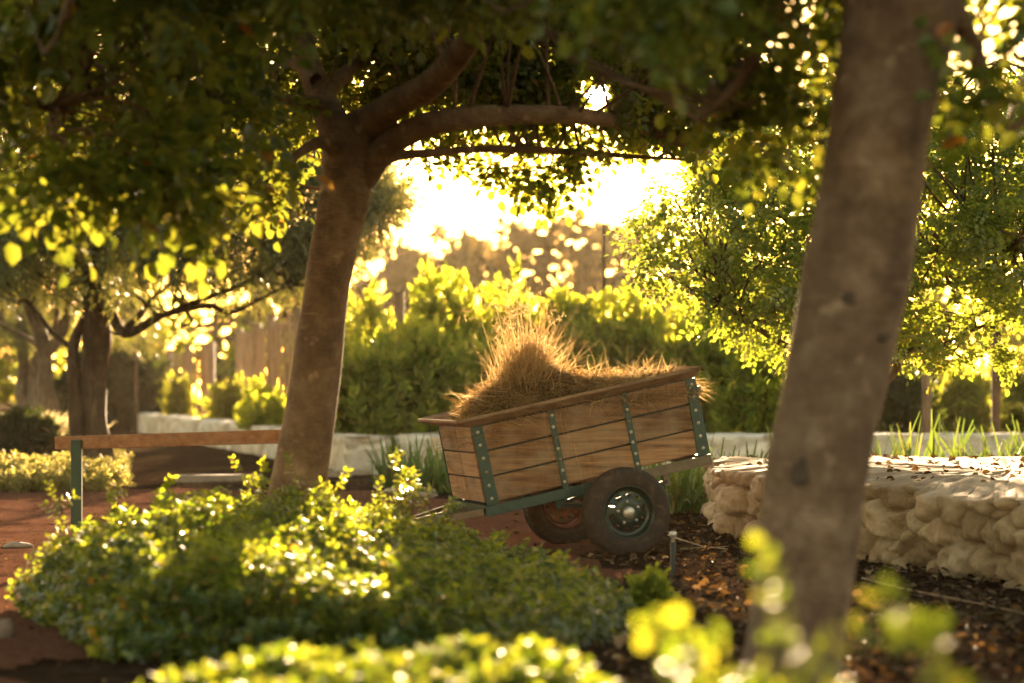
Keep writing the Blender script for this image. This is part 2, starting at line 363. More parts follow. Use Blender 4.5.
# ------------------------------------------------------------------ ground and path
def gz(x, y):
    p = np.stack([x, y, x*0], -1); return (.012*vnoise(p, 1.7)+.008*vnoise(p, 5., 3)+.006*vnoise(p, 13., 5))*np.clip((60-np.abs(y-20))/20, 0, 1)
def grid(xs, ys, zfun, mask=None):
    X, Y = np.meshgrid(xs, ys, indexing='ij'); V = np.stack([X, Y, zfun(X, Y)], -1).reshape(-1, 3); ny = len(ys)
    i, j = np.meshgrid(np.arange(len(xs)-1), np.arange(ny-1), indexing='ij')
    F = np.stack([i*ny+j, (i+1)*ny+j, (i+1)*ny+j+1, i*ny+j+1], -1).reshape(-1, 4)
    if mask is not None:
        keep = mask(X, Y).reshape(-1)[F].all(1); F = F[keep]; u, inv = np.unique(F, return_inverse=True); V = V[u]; F = inv.reshape(-1, 4)
    return V, F
xs = np.concatenate([np.linspace(-145, -8, 30), np.arange(-7.9, 6, .07), np.linspace(6.1, 145, 30)])
ys = np.concatenate([np.linspace(-15, 6, 8), np.arange(6.1, 34, .09), np.linspace(34.5, 250, 50)])
v, f = grid(xs, ys, gz); tag(quads('ground', v, f, M['soil'], smooth=True), 'dark mulched garden soil', kind='structure')
def pathmask(x, y):
    nz = vnoise(np.stack([x, y, x*0], -1), 1.2, 11)*.35+vnoise(np.stack([x, y, x*0], -1), 4, 12)*.12
    right = np.interp(y, [6, 10, 13, 16, 19, 23, 27], [-1.9, -1.9, .2, .75, .75, .2, -1.2]); top = np.interp(x, [-12, -4.5, -1], [28., 27.5, 26.5])
    return (x < right+nz) & (y < top+nz*2.)
v, f = grid(np.arange(-11, 1.6, .06), np.arange(6.3, 30, .07), lambda x, y: gz(x, y)+.007, pathmask)
tag(quads('gravel_path', v, f, M['gravel'], smooth=True), 'reddish gravel path', kind='structure')

# ------------------------------------------------------------------ stone walls
def stone_wall(name, foot, h, res, cell, depth, mat, label, seed=0, top_lump=.02, cat='wall', rough=.012, ztop=None):
    fp = [np.array(p, float) for p in foot]; pts = []
    for a, b in zip(fp, fp[1:]+fp[:1]):
        n = max(2, int(np.linalg.norm(b-a)/res)); pts += [a+(b-a)*t for t in np.linspace(0, 1, n, endpoint=False)]
    pts = np.array(pts)
    for _ in range(max(1, int(.05/res))): pts = (np.roll(pts, 1, 0)+pts*2+np.roll(pts, -1, 0))/4
    tg = np.roll(pts, -1, 0)-np.roll(pts, 1, 0); nrm = np.stack([tg[:, 1], -tg[:, 0]], 1); nrm /= np.linalg.norm(nrm, axis=1)[:, None]
    area = sum(a[0]*b[1]-a[1]*b[0] for a, b in zip(fp, fp[1:]+fp[:1]))
    if area < 0: nrm = -nrm
    rows = []; zs = np.arange(-.06, h-.01, res)
    CID = []
    def disp(P3):
        q = P3/np.array([cell*1.25, cell*1.25, cell*.8]); q = q+.22*np.stack([vnoise(P3, 5/cell*.2, 21+k) for k in range(3)], -1)
        f1, f2 = worley(q, seed); e = np.clip((f2-f1)/.38, 0, 1); b = np.sqrt(1-(1-e)**2)*(.72+.5*worley.tint)
        CID.append(worley.tint); return depth*(b-.6)+rough*1.3*vnoise(P3, 11, 31)+rough*.6*vnoise(P3, 27, 33)+rough*2.2*vnoise(P3, 3, 35)
    for z in zs:
        P3 = np.concatenate([pts, np.full((len(pts), 1), z)], 1); d = disp(P3)
        rows.append(np.concatenate([pts+nrm*d[:, None], P3[:, 2:]], 1))
    c = pts.mean(0); half = None
    for k, t in enumerate([0., .03, .09, .16, .25, .35, .5, .66, .82, .97]):        # rounded lip, then the top
        # move inwards along the normal, limited to the local half width
        hw = WALL_HALF.get(name, None)
        inn = nrm*(-(hw or 1)*t) if hw else (c-pts)*t
        q = pts+inn; z = h+.028*min(1, t/.09)*(1 if h > .2 else .4)
        P3 = np.concatenate([q, np.full((len(q), 1), z)], 1); f1, f2 = worley(P3/np.array([cell*1.6, cell*1.6, 5.]), seed+4)
        e = np.clip((f2-f1)/.35, 0, 1)
        P3[:, 2] += top_lump*(np.sqrt(1-(1-e)**2)-.7)+top_lump*.8*vnoise(P3, 2.2, 41)+top_lump*.35*vnoise(P3, 9, 43)
        if t == 0: P3[:, :2] += nrm*(disp(P3)*.9)[:, None]
        rows.append(P3)
    CID = CID[:len(zs)]+[CID[len(zs)-1]]*(len(rows)-len(zs))
    n = len(pts); R = len(rows); V = np.vstack(rows); i, j = np.meshgrid(np.arange(R-1), np.arange(n), indexing='ij'); k = (j+1) % n
    F = np.stack([i*n+j, i*n+k, (i+1)*n+k, (i+1)*n+j], -1).reshape(-1, 4)
    if area < 0: F = F[:, ::-1]
    o = quads(name, V, F, mat, smooth=True); at = o.data.attributes.new('stone_tint', 'FLOAT', 'POINT'); at.data.foreach_set('value', np.concatenate(CID).astype(np.float32))
    return tag(o, label, cat)
WALL_HALF = {}
gA, gB = G(728, 536), G(1150, 610)
stone_wall('low_stone_wall', [(gA[0], gA[1]), (gB[0], gB[1]), (6.2, 19.5), (6.2, 22.4), (gA[0]+.15, 22.2)], .50, .018, .23, .19, M['tan_stone'],
           'broad low wall of lumpy limewashed stones with a pale flat top, behind the nearest trunk', 3, .035, rough=.02)
def strip_foot(a, b, th):
    a, b = np.array(a), np.array(b); d = (b-a)/np.linalg.norm(b-a); n = np.array([d[1], -d[0]]); n = -n if n[1] < 0 else n
    return [tuple(a), tuple(b), tuple(b+n*th), tuple(a+n*th)]
a, b = G(131, 431), G(352, 473)
WALL_HALF['whitewashed_wall'] = .24
stone_wall('whitewashed_wall', strip_foot(a[:2], b[:2], .5), .46, .06, .42, .10, M['white_stone'], 'long whitewashed stone wall running away from the corner block to the distance on the left', 5, .02)
c0, c1 = G(345, 475), G(378, 474)
WALL_HALF['wall_end_block'] = .35
stone_wall('wall_end_block', [(c0[0]+.03, c0[1]-.1), (c1[0]+.1, c1[1]-.1), (c1[0]+.1, c1[1]+.75), (c0[0]+.03, c0[1]+.75)], .47, .03, .42, .10, M['white_stone'], 'white square stone block ending the long wall, right of the leaning trunk', 6, .02, 'stone block')
WALL_HALF['planter_wall'] = .24
stone_wall('planter_wall', [(c1[0]+.2, 33.2), (13, 34.), (13, 34.55), (c1[0]+.2, 33.75)], .47, .06, .42, .10, M['white_stone'], 'straight pale wall crossing behind the cart and the strap-leaved plants', 8, .02)

# ------------------------------------------------------------------ cart
def cart():
    X0, Y0, YAW, PIT, ZB, XF, XR, W, H, T = .5822, 17.2697, .2988, .2086, .2425, -.8896, .7816, .4293, .5519, .6826
    root = tag(empty('garden_cart', (X0, Y0, -.006), YAW), 'weathered wooden two-wheeled garden cart tipped forward, with green riveted straps', 'cart')
    cp, sp = cos(PIT), sin(PIT)
    def B(x, y, z): zz = ZB+z; return (cp*x-sp*zz, y, .31+sp*x+cp*zz)
    th = .028; ph = (H-.02)/3
    RIV = bpy.data.meshes.new('rivet'); rv = MB().lathe([(.013, 0), (.0115, .005), (.006, .009), (.0001, .010)], 10); RIV.from_pydata(rv.v, [], rv.f); RIV.update()
    RIV.polygons.foreach_set('use_smooth', [True]*len(RIV.polygons)); RIV.materials.append(M['rivet']); RIV2 = RIV.copy(); RIV2.materials.clear(); RIV2.materials.append(M['worn_rivet'])
    for s in (-1, 1):                                    # near side is -y
        m = MB()
        for k in range(3):
            z0 = .012+k*ph; z1 = z0+ph-.013
            xs_ = [XF+.002, XF+.58, XF+1.13, XR-.002]
            for i in range(3):
                e0, e1 = random.uniform(-.003, .003), random.uniform(-.003, .003)
                ya, yb = (s*(W-th), s*W) if s > 0 else (s*W, s*(W-th))
                c = [B(xs_[i]+.002, ya, z0+e0), B(xs_[i+1]-.002, ya, z0+e1), B(xs_[i+1]-.002, yb, z0+e1), B(xs_[i]+.002, yb, z0+e0),
                     B(xs_[i]+.002, ya, z1+e1*.5), B(xs_[i+1]-.002, ya, z1-e0*.5), B(xs_[i+1]-.002, yb, z1-e0*.5), B(xs_[i]+.002, yb, z1+e1*.5)]
                m.hexa(c)
        m.build('side_panel', M['plank'], root, bevel=.004)
        bk = MB().box(XF+.01, XR-.01, s*(W-th-.012)-.004, s*(W-th-.012)+.004, .01, H-.01, B); bk.build('panel_lining', M['black'], root)
    for xe, nm in ((XF, 'front_panel'), (XR, 'tail_panel')):
        m = MB()
        for k in range(3):
            z0 = .012+k*ph; z1 = z0+ph-.011
            for (ya, yb) in ((-W+th+.004, -.004-.02), (.006-.02, W-th-.004)):
                m.box(xe-(.006 if xe < 0 else .024), xe+(.024 if xe < 0 else .006), ya, yb, z0, z1, B)
        m.build(nm, M['plank_y'], root, bevel=.004)
        s = 1 if xe < 0 else -1
        MB().box(xe+s*.026, xe+s*.034, -W+th+.02, W-th-.02, .01, H-.01, B).build('panel_lining', M['black'], root)
    MB().box(XF+.04, XR-.04, -W+.045, W-.045, .0, .03, B).build('floor_boards', M['plank'], root)
    # flared rim of four mitred boards
    inn = [(XF-.008, -W-.004), (XR+.008, -W-.004), (XR+.008, W+.004), (XF-.008, W+.004)]; ov = .12
    out = [(XF-ov, -W-ov*.8), (XR+.03, -W-ov*.8), (XR+.03, W+ov*.8), (XF-ov, W+ov*.8)]
    for i in range(4):
        j = (i+1) % 4; g = .0015; m = MB(); z0, z1, t = H-.012, H+.042, .024
        a0, a1, b0, b1 = [np.array(q) for q in (inn[i], inn[j], out[i], out[j])]; d = (a1-a0)/np.linalg.norm(a1-a0)*g
        a0, b0, a1, b1 = a0+d, b0+d, a1-d, b1-d
        m.hexa([B(*a0, z0), B(*b0, z1), B(*b1, z1), B(*a1, z0), B(*a0, z0+t), B(*b0, z1+t), B(*b1, z1+t), B(*a1, z0+t)])
        m.build('rim_board', M['rimwood'] if i % 2 == 0 else M['plank_y'], root, bevel=.006)
    # steel straps with rivets, both sides
    for s in (-1, 1):
        yo = s*(W+.001); y1 = s*(W+.009)
        for (xa, xb, xa2, xb2, nr) in ((XF-.004, XF+.085, XF-.004, XF+.075, 6), (XF+.555, XF+.60, XF+.555, XF+.60, 7), (XF+1.105, XF+1.15, XF+1.105, XF+1.15, 7), (XR-.092, XR+.004, XR-.07, XR+.004, 6)):
            m = MB(); m.hexa([B(xa, yo, -.01), B(xb, yo, -.01), B(xb, y1, -.01), B(xa, y1, -.01), B(xa2, yo, H-.014), B(xb2, yo, H-.014), B(xb2, y1, H-.014), B(xa2, y1, H-.014)])
            st = m.build('metal_strap', M['green_metal'], root, bevel=.002)
            for k in range(nr):
                z = .035+(H-.09)*k/(nr-1); x = (xa+xb)/2+((xa2+xb2)/2-(xa+xb)/2)*z/H
                o = bpy.data.objects.new('rivet', RIV if random.random() < .75 else RIV2); COL.objects.link(o); o.parent = st; o.location = B(x+random.uniform(-.004, .004), y1, z+random.uniform(-.005, .005)); o.rotation_euler = (0, 0, 0 if s > 0 else pi)
        # bottom rail: angle section, worn towards the tail
        xm = XF+1.10
        MB().box(XF-.02, xm-.003, min(yo, s*(W+.012)), max(yo, s*(W+.012)), -.085, -.013, B).build('bottom_rail', M['green_metal'], root, bevel=.003)
        o = MB().box(xm, XR+.006, min(yo, s*(W+.012)), max(yo, s*(W+.012)), -.085, -.013, B).build('bottom_rail', M['worn_metal'], root, bevel=.003); o['label'] = 'bare worn end of the bottom rail'
        # spring hanger
        MB().box(XF+.50, XF+.56, s*(W-.06)-.02, s*(W-.06)+.02, -.15, -.086, B).build('hanger_bracket', M['green_metal'], root, bevel=.004)
        MB().box(XR-.36, XR-.31, s*(W-.06)-.02, s*(W-.06)+.02, -.17, -.086, B).build('hanger_bracket', M['worn_metal'], root, bevel=.004)
    for x in (XF+.02, XF+.6, XF+1.12, XR-.04): MB().box(x-.03, x+.03, -W+.01, W-.01, -.07, -.006, B).build('cross_member', M['green_metal'], root)
    # drawbar: two converging bars and a middle one
    hitch = B(XF-.62, 0., -.05)
    for yy, x0 in ((-W+.02, XF-.021), (0, XF-.04), (W-.02, XF-.021)):
        MB().bar(B(x0, yy, -.05), (hitch[0]+.02, yy*.09, hitch[2]), .04, .05).build('drawbar', M['worn_metal'], root, bevel=.004)
    MB().bar((hitch[0]-.16, 0, hitch[2]-.005), (hitch[0]+.06, 0, hitch[2]), .09, .07).build('hitch_coupler', M['worn_metal'], root, bevel=.01)
    # axle and leaf springs
    ax = MB().bar((0, -T+.05, .31), (0, T-.05, .31), .05, .05); ax.build('axle', M['black'], root, bevel=.006)
    for s in (-1, 1):
        m = MB(); q = [B(XF+.53, s*(W-.06), -.13), B((XF+XR)/2, s*(W-.06), -.20), B(XR-.335, s*(W-.06), -.14)]
        for a_, b_ in zip(q, q[1:]): m.bar(a_, b_, .045, .028)
        m.build('leaf_spring', M['black'], root, bevel=.003)
    # wheels
    R = .31; hw = .083
    for s in (-1, 1):
        wr = empty('wheel', (0, s*T, .31)); wr.parent = root
        o_ = s                                            # outward direction
        pr = [(.182, -hw*.78), (.20, -hw*.95), (.235, -hw*1.02), (.27, -hw*.98), (.292, -hw*.86), (.303, -hw*.7), (.3085, -hw*.45)]
        for g in (-.28, .0, .28): pr += [(R, hw*(g-.1)), (R-.008, hw*(g-.07)), (R-.008, hw*(g+.07)), (R, hw*(g+.1))]
        pr += [(.3085, hw*.45), (.303, hw*.7), (.292, hw*.86), (.27, hw*.98), (.235, hw*1.02), (.20, hw*.95), (.182, hw*.78)]
        m = MB().lathe(pr, 64); m.build('tyre', M['tyre'], wr, smooth=True)
        # steel rim with vent holes
        m = MB(); n = 60; oy = lambda h: o_*h
        m.lathe([(.182, oy(-.075)), (.170, oy(-.06)), (.16, oy(.0)), (.163, oy(.05)), (.178, oy(.066)), (.186, oy(.072)), (.1885, oy(.065)), (.184, oy(.055))], n)
        rad = [(.162, .03), (.15, .022), (.137, .024), (.12, .03), (.104, .036), (.09, .044), (.06, .046), (.03, .044)]; b0 = len(m.v)
        for i in range(n):
            for r_, h in rad: m.v.append((r_*cos(2*pi*i/n), oy(h), r_*sin(2*pi*i/n)))
        L = len(rad)
        for i in range(n):
            for j in range(L-1):
                ph_ = (i % 6)
                if j in (2, 3) and ph_ in (1, 2, 3) and not (j == 3 and ph_ in ()): continue
                m.f.append((b0+i*L+j, b0+((i+1) % n)*L+j, b0+((i+1) % n)*L+j+1, b0+i*L+j+1))
        m.build('rim', M['wheel_rim'] if s < 0 else M['rust'], wr, smooth=True)
        m = MB().lathe([(.042, oy(.03)), (.042, oy(.068)), (.036, oy(.076)), (.018, oy(.08)), (.0005, oy(.081))], 24)
        m.build('hub_cap', M['silver'], wr, smooth=True)
        for k in range(5):
            a = k*2*pi/5+.5; MB().lathe([(.012, oy(.04)), (.012, oy(.06)), (.007, oy(.066)), (.0005, oy(.067))], 6, off=(.076*cos(a), 0, .076*sin(a))).build('lug_nut', M['silver'], wr)
    # tail lamp lug
    MB().box(XR+.006, XR+.035, -W-.005, -W+.05, H-.13, H-.08, B).build('latch', M['worn_metal'], root, bevel=.006)
    # ------- hay heap riding in the cart
    ux = np.array([cos(YAW), sin(YAW), 0]); uy = np.array([-sin(YAW), cos(YAW), 0])
    def Wd(x, y, z):
        q = B(x, y, z); return np.array([X0, Y0, 0])+ux*q[0]+uy*q[1]+np.array([0, 0, q[2]])
    hay = tag(empty('hay_heap', tuple(Wd(-.1, 0, .05))), 'heap of dry straw and pulled weeds with an upright tuft, piled in the cart', 'hay')
    def hz(x, y):                                         # heap height in cart coordinates
        px = [XF+.0, XF+.1, XF+.17, XF+.3, XF+.5, XF+.75, XF+1.0, XF+1.35, XR+.0]; pz = [.36, .50, .68, .73, .80, .79, .67, .60, .57]
        zz = np.interp(x, px, pz); e = np.clip((W-.03-np.abs(y))/.25, 0, 1); return .3+(zz-.3)*(.55+.45*np.sqrt(e))*1.0
    xs_ = np.linspace(XF+.04, XR-.04, 70); ys_ = np.linspace(-W+.04, W-.04, 36); X, Y = np.meshgrid(xs_, ys_, indexing='ij')
    Z = hz(X, Y)+.05*vnoise(np.stack([X, Y, X*0], -1), 6, 50)+.015*vnoise(np.stack([X, Y, X*0], -1), 25, 51)-.03
    V = np.array([Wd(a_, b_, c_) for a_, b_, c_ in zip(X.ravel(), Y.ravel(), Z.ravel())])
    i, j = np.meshgrid(np.arange(69), np.arange(35), indexing='ij'); F = np.stack([i*36+j, (i+1)*36+j, (i+1)*36+j+1, i*36+j+1], -1).reshape(-1, 4)
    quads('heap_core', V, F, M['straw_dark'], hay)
    r = np.random.default_rng(5)
    n = 9000; x = r.uniform(XF+.05, XR-.03, n); y = r.uniform(-W+.03, W-.03, n); z = hz(x, y)-r.uniform(0, .07, n)
    b_ = np.array([Wd(*q) for q in zip(x, y, z)]); d = r.normal(0, 1, (n, 3)); d[:, 2] = np.abs(d[:, 2])*.55
    q = QB(); q.add(strands(b_, d, r.uniform(.05, .2, n), r.uniform(.1, .9, n), r.uniform(.003, .009, n), 6, 1, .35, .07))
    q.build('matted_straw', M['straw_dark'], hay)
    n = 6500; x = np.concatenate([r.uniform(XF+.08, XR-.02, n//2), r.uniform(XR-.6, XR-.0, n-n//2)]); y = r.uniform(-W-.03, W, n); z = hz(x, y)-r.uniform(0, .04, n)
    b_ = np.array([Wd(*q) for q in zip(x, y, z)]); d = r.normal(0, 1, (n, 3)); d[:, 2] = np.abs(d[:, 2])*.38+.02; d[:, 0] += .2
    q = QB(); q.add(strands(b_, d, r.uniform(.06, .24, n), r.uniform(.1, .7, n), r.uniform(.0025, .0065, n), 6, 2, .3, .08))
    # a few long stalks
    k = 46; x = r.uniform(XF+.5, XR-.05, k); y = r.uniform(-.2, .3, k); b_ = np.array([Wd(*q2) for q2 in zip(x, y, hz(x, y)-.02)])
    d = np.stack([r.normal(.35, .5, k), r.normal(0, .4, k), r.uniform(.35, 1., k)], 1); q.add(strands(b_, d, r.uniform(.18, .42, k), r.uniform(.05, .35, k), r.uniform(.004, .007, k), 5, 3, .2))
    q.build('loose_straw', M['straw'], hay)
    # upright tuft: a sheaf of fine stems, swirling and spilling over to the right
    n = 2300; base = Wd(XF+.54, .0, .58); q = QB()
    off = np.clip(r.normal(0, 1, (n, 3)), -2.2, 2.2)*np.array([.105, .11, .05]); lock = r.integers(0, 40, n); lk = r.normal(0, 1, (40, 3))*np.array([.13, .2, .10])
    lean = np.stack([-off[:, 0]*.2+.08, off[:, 1]*.8, np.ones(n)], 1)+lk[lock]+r.normal(0, 1, (n, 3))*np.array([.09, .16, .1])
    q.add(strands(base+off+lk[lock]*.12, lean, (r.uniform(.24, .60, 40)[lock])*r.uniform(.6, 1.1, n)*np.clip(1.2-np.abs(off[:, 0]+.02)*2.6, .4, 1.1), r.uniform(.0, .22, n), r.uniform(.0035, .009, n), 10, 4, .42, .10))
    n = 2600; u = inball(n, 77, .6)*np.array([.17, .17, .25])+np.array([.02, 0, .2]); q.add(strands(base+u, r.normal(0, 1, (n, 3))+np.array([.25, 0, .25]), r.uniform(.06, .2, n), r.uniform(0, .8, n), r.uniform(.003, .007, n), 6, 14, .4, .08))
    n = 2200; lock = r.integers(0, 30, n); lk = np.stack([r.uniform(.15, .9, 30), r.normal(-.25, .4, 30), r.uniform(.3, 1.1, 30)], 1)
    off = np.clip(r.normal(0, 1, (n, 3)), -2, 2)*np.array([.09, .11, .05])+np.array([.05, 0, .02]); d = lk[lock]+r.normal(0, .1, (n, 3))
    q.add(strands(base+off, d, r.uniform(.28, .52, 30)[lock]*r.uniform(.7, 1.1, n), r.uniform(.7, 1.7, 30)[lock], r.uniform(.003, .006, n), 9, 5, .22, .06))
    # short side spray to the left and a few tall seeded stems
    k = 60; d = np.stack([r.normal(-1, .3, k), r.normal(0, .3, k), r.normal(.15, .15, k)], 1); q.add(strands(np.tile(Wd(XF+.36, -.1, .64), (k, 1))+r.normal(0, .03, (k, 3)), d, r.uniform(.12, .3, k), r.uniform(0, .2, k), r.uniform(.003, .005, k), 5, 6, .2))
    k = 26; d = np.stack([r.normal(-.05, .22, k), r.normal(0, .2, k), np.ones(k)], 1); bs = base+r.normal(0, .06, (k, 3)); ln = r.uniform(.55, .92, k)
    q.add(strands(bs, d, ln, r.uniform(0, .1, k), r.uniform(.003, .005, k), 6, 7, .12))
    tips = bs+norm(d)*ln[:, None]*.9; kk = np.repeat(np.arange(k), 16); tp = tips[kk]+r.normal(0, .035, (len(kk), 3))
    q.add(strands(tp, r.normal(0, 1, (len(kk), 3))+np.array([0, 0, .6]), r.uniform(.02, .06, len(kk)), r.uniform(0, .3, len(kk)), r.uniform(.004, .007, len(kk)), 2, 8))
    q.build('upright_tuft', M['straw'], hay)
cart()

# ------------------------------------------------------------------ trees
def near_line(p, r0):
    """distance to the sight line from the camera to the sun: the canopy has a small natural gap there"""
    q = p-np.array([0, 0, CH]); t = q@SUN_DIR; return np.linalg.norm(q-t[:, None]*SUN_DIR, axis=1) < r0
def gap(p, d, r0):
    m = np.zeros(len(p), bool); d = norm(d)
    for k in (0, .07, .14, .2): m |= near_line(p+d*k, r0)
    return m
def clustered(cl, per, seed, spread=1., down=.3, updir=0.):
    r = np.random.default_rng(seed); pos = []; dr = []
    for (c, rad, kk) in cl:
        n = max(3, int(per*kk)); u = inball(n, r.integers(1 << 30), .5); pos.append(np.array(c)+u*np.array(rad)*spread)
        d = u*1.2+r.normal(0, .55, (n, 3)); d[:, 2] += updir-down; dr.append(d)
    return np.vstack(pos), np.vstack(dr)
def twigs_to(q, cl, anchors, rad=.012, seed=0, seg=5):
    r = np.random.default_rng(seed); anchors = np.asarray(anchors)
    for (c, rr, kk) in cl:
        c = np.array(c); dd = np.linalg.norm(anchors-c, axis=1)+r.uniform(0, .5, len(anchors)); a = anchors[np.argmin(dd)]
        L = np.linalg.norm(c-a); m1 = a+(c-a)*.35+r.normal(0, .07*L, 3); m2 = a+(c-a)*.7+r.normal(0, .07*L, 3)+np.array([0, 0, .05*L])
        q.add(tube([a, m1, m2, c], [rad*(1+.25*L), rad*.9, rad*.6, rad*.25], seg, 3, .05))
def limb(q, px, radii, seg=12, n=6, wob=.05, lump=0.):
    pts = [P(*p) for p in px]; q.add(tube(pts, radii, seg, n, wob, lump)); return spline(pts, 5)

# --- leaning tree in the middle
D = 14.
root = tag(empty('leaning_tree', tuple(P(283, 386+CH*FPX/D, D))), 'tree with a smooth leaning brown trunk left of the cart and long level branches', 'tree')
q = QB()
limb(q, [(279, 596, D), (283, 560, D), (296, 500, D), (312, 400, D), (325, 300, D), (336, 235, D), (346, 190, D), (352, 150, D), (356, 120, D)],
     [.20, .178, .163, .150, .132, .134, .150, .165, .11], 28, 8, .018, .008)
an = []
an.append(limb(q, [(346, 172, D), (335, 130, D), (318, 88, D+.1), (303, 45, D+.2), (290, 0, D+.3), (270, -80, D+.4), (250, -170, D+.5)], [.12, .10, .085, .075, .065, .05, .03]))
an.append(limb(q, [(360, 170, D), (368, 130, D), (395, 104, D-.3), (430, 85, D-.8), (470, 40, D-1.6), (500, -30, D-2.2)], [.13, .115, .09, .08, .06, .03]))
an.append(limb(q, [(358, 178, D), (385, 148, D-.1), (412, 131, D-.2), (455, 119, D-.2), (520, 114, D+.1), (590, 117, D+.4), (640, 128, D+.8), (700, 150, D+1)], [.11, .082, .072, .064, .06, .05, .036, .016]))
an.append(limb(q, [(365, 172, D), (393, 157, D+.2), (430, 153, D+.4), (480, 149, D+.6), (540, 150, D+.8), (610, 155, D+1), (690, 160, D+1.2)], [.05, .034, .026, .023, .022, .018, .008]))
an.append(limb(q, [(345, 165, D), (325, 143, D-.2), (305, 149, D-.4), (284, 163, D-.6), (250, 170, D-.9)], [.05, .038, .03, .024, .01]))
an.append(limb(q, [(325, 105, D), (300, 100, D-.3), (262, 97, D-.6), (200, 85, D-1.2), (120, 90, D-2), (50, 110, D-2.6)], [.05, .036, .03, .026, .02, .01]))
an.append(limb(q, [(316, 80, D), (290, 62, D+.3), (240, 50, D+.6), (170, 30, D+1)], [.04, .03, .022, .01]))
an.append(limb(q, [(322, 100, D), (360, 60, D+.8), (420, 20, D+1.5), (520, -20, D+2)], [.05, .04, .03, .012]))
r = np.random.default_rng(21); cl = []
yb = lambda x: np.interp(x, [-100, 0, 60, 130, 200, 240, 290, 360, 400, 470, 540, 600, 650, 720], [165, 175, 190, 190, 180, 165, 140, 118, 132, 146, 158, 142, 140, 140])
while len(cl) < 230:
    x, y, d = r.uniform(-110, 730), r.uniform(-260, 200), r.uniform(10.3, 17.5)
    if x > 250: d = r.uniform(12.2, 17.)
    R_ = r.uniform(.16, .30); rp = R_*FPX/d
    if y+rp*.75 > yb(x): continue
    if 275 < x < 730 and y+rp > 62 and d < D+.75: continue
    cl.append((P(x, y, d), (R_, R_, R_*.75), 1.))
for _ in range(120):
    x, y, d = r.uniform(290, 720), r.uniform(-60, 150), r.uniform(14.6, 17.8); R_ = r.uniform(.14, .26)
    if y+R_*FPX/d*.6 < yb(x)+8 and not (x < 380 and y > 120): cl.append((P(x, y, d), (R_, R_, R_*.7), 1.))
for (x, y, d, R_, k) in [(60, 190, 10.8, .2, 1), (95, 170, 10.6, .2, 1.2), (140, 160, 10.6, .18, 1), (160, 190, 11, .14, .7), (190, 170, 11.2, .2, 1.1), (205, 130, 11, .2, 1), (255, 185, 13.2, .13, .8), (275, 190, 14.6, .10, .6),
                         (430, 158, 14.9, .08, .35), (490, 162, 14.9, .09, .4), (525, 170, 14.9, .10, .5), (548, 178, 14.9, .08, .4), (575, 158, 14.9, .08, .4)]:
    cl.append((P(x, y, d), (R_, R_, R_*.6), k))
twigs_to(q, cl, np.vstack(an), .010, 3)
q.build('trunk', M['bark_mid'], root, True)
pos, dr = clustered(cl, 33, 31, 1.15, .35); s = r.uniform(.85, 1.4, len(pos)); keep = ~gap(pos, dr, .105)
big = (pos[:, 1] < 12.4) & (pos[:, 0] < -.9); s[big] *= 1.5; keep &= ~(big & (r.uniform(0, 1, len(pos)) < .5))
quads('crown', *scatter(TP+TPS, pos[keep], dr[keep], s[keep], 4), M['carob'], root)
MB().lathe([(.0005, .05), (.02, .045), (.03, .02), (.034, -.03)], 12, off=tuple(np.array(P(345, 268, D-.02))-np.array(root.location))).build('branch_stub', M['bark_mid'], root, smooth=True)

# --- nearest tree, right
D = 9.
root = tag(empty('near_tree', tuple(P(793, 386+CH*FPX/D, D))), 'nearest tree with a thick grey-brown trunk crossing the right of the view', 'tree')
q = QB()
limb(q, [(780, 715, D), (792, 672, D), (806, 560, D), (820, 450, D), (852, 300, D), (877, 150, D), (892, 60, D), (903, 0, D), (910, -40, D)],
     [.215, .19, .182, .190, .194, .190, .197, .225, .2], 48, 14, .022, .014)
an = []
an.append(limb(q, [(905, 20, D), (930, -40, D), (970, -110, D-.1), (1020, -180, D-.2), (1080, -260, D-.3)], [.2, .16, .12, .09, .05]))
an.append(limb(q, [(900, 10, D), (880, -60, D+.1), (840, -150, D+.3), (780, -240, D+.5)], [.19, .15, .11, .06]))
an.append(limb(q, [(890, -40, D), (800, -70, D+.4), (700, -60, D+.6), (600, -60, D+.4), (480, -70, D), (330, -70, D-.2), (180, -60, D-.2), (60, -50, D)], [.10, .08, .065, .055, .045, .035, .025, .012], 8))
an.append(limb(q, [(800, -75, D+.4), (770, 20, D+.8), (740, 80, D+1.), (700, 120, D+1.2)], [.05, .035, .025, .01], 8))
an.append(limb(q, [(925, -35, D), (965, 30, D+.5), (990, 100, D+.7), (1010, 140, D+.8)], [.06, .04, .025, .01], 8))
r = np.random.default_rng(22); cl = []
yb = lambda x: np.interp(x, [-60, 100, 300, 420, 560, 640, 700, 740, 790, 840, 900, 950, 1000, 1150], [75, 70, 20, 22, 28, 45, 105, 150, 185, 185, 160, 165, 150, 110])
while len(cl) < 205:
    x, y, d = r.uniform(-90, 1180), r.uniform(-330, 190), r.uniform(8., 11.2)
    R_ = r.uniform(.13, .24); rp = R_*FPX/d
    if y+rp*.75 > yb(x): continue
    if 790 < x+rp and x-rp < 960 and y > -60: d = r.uniform(9.5, 11.2)
    if x < 560: d = r.uniform(9.6, 11.4)
    if abs(x-598) < 30 and abs(y-95) < 30: continue
    cl.append((P(x, y, d), (R_, R_, R_*.75), 1.))
twigs_to(q, cl, np.vstack(an), .009, 5)
q.build('trunk', M['bark_near'], root, True)
pos, dr = clustered(cl, 17, 32, 1.15, .3); s = r.uniform(1., 1.65, len(pos)); keep = ~gap(pos, dr, .12)
quads('crown', *scatter(TP+TPS, pos[keep], dr[keep], s[keep], 5), M['carob'], root)
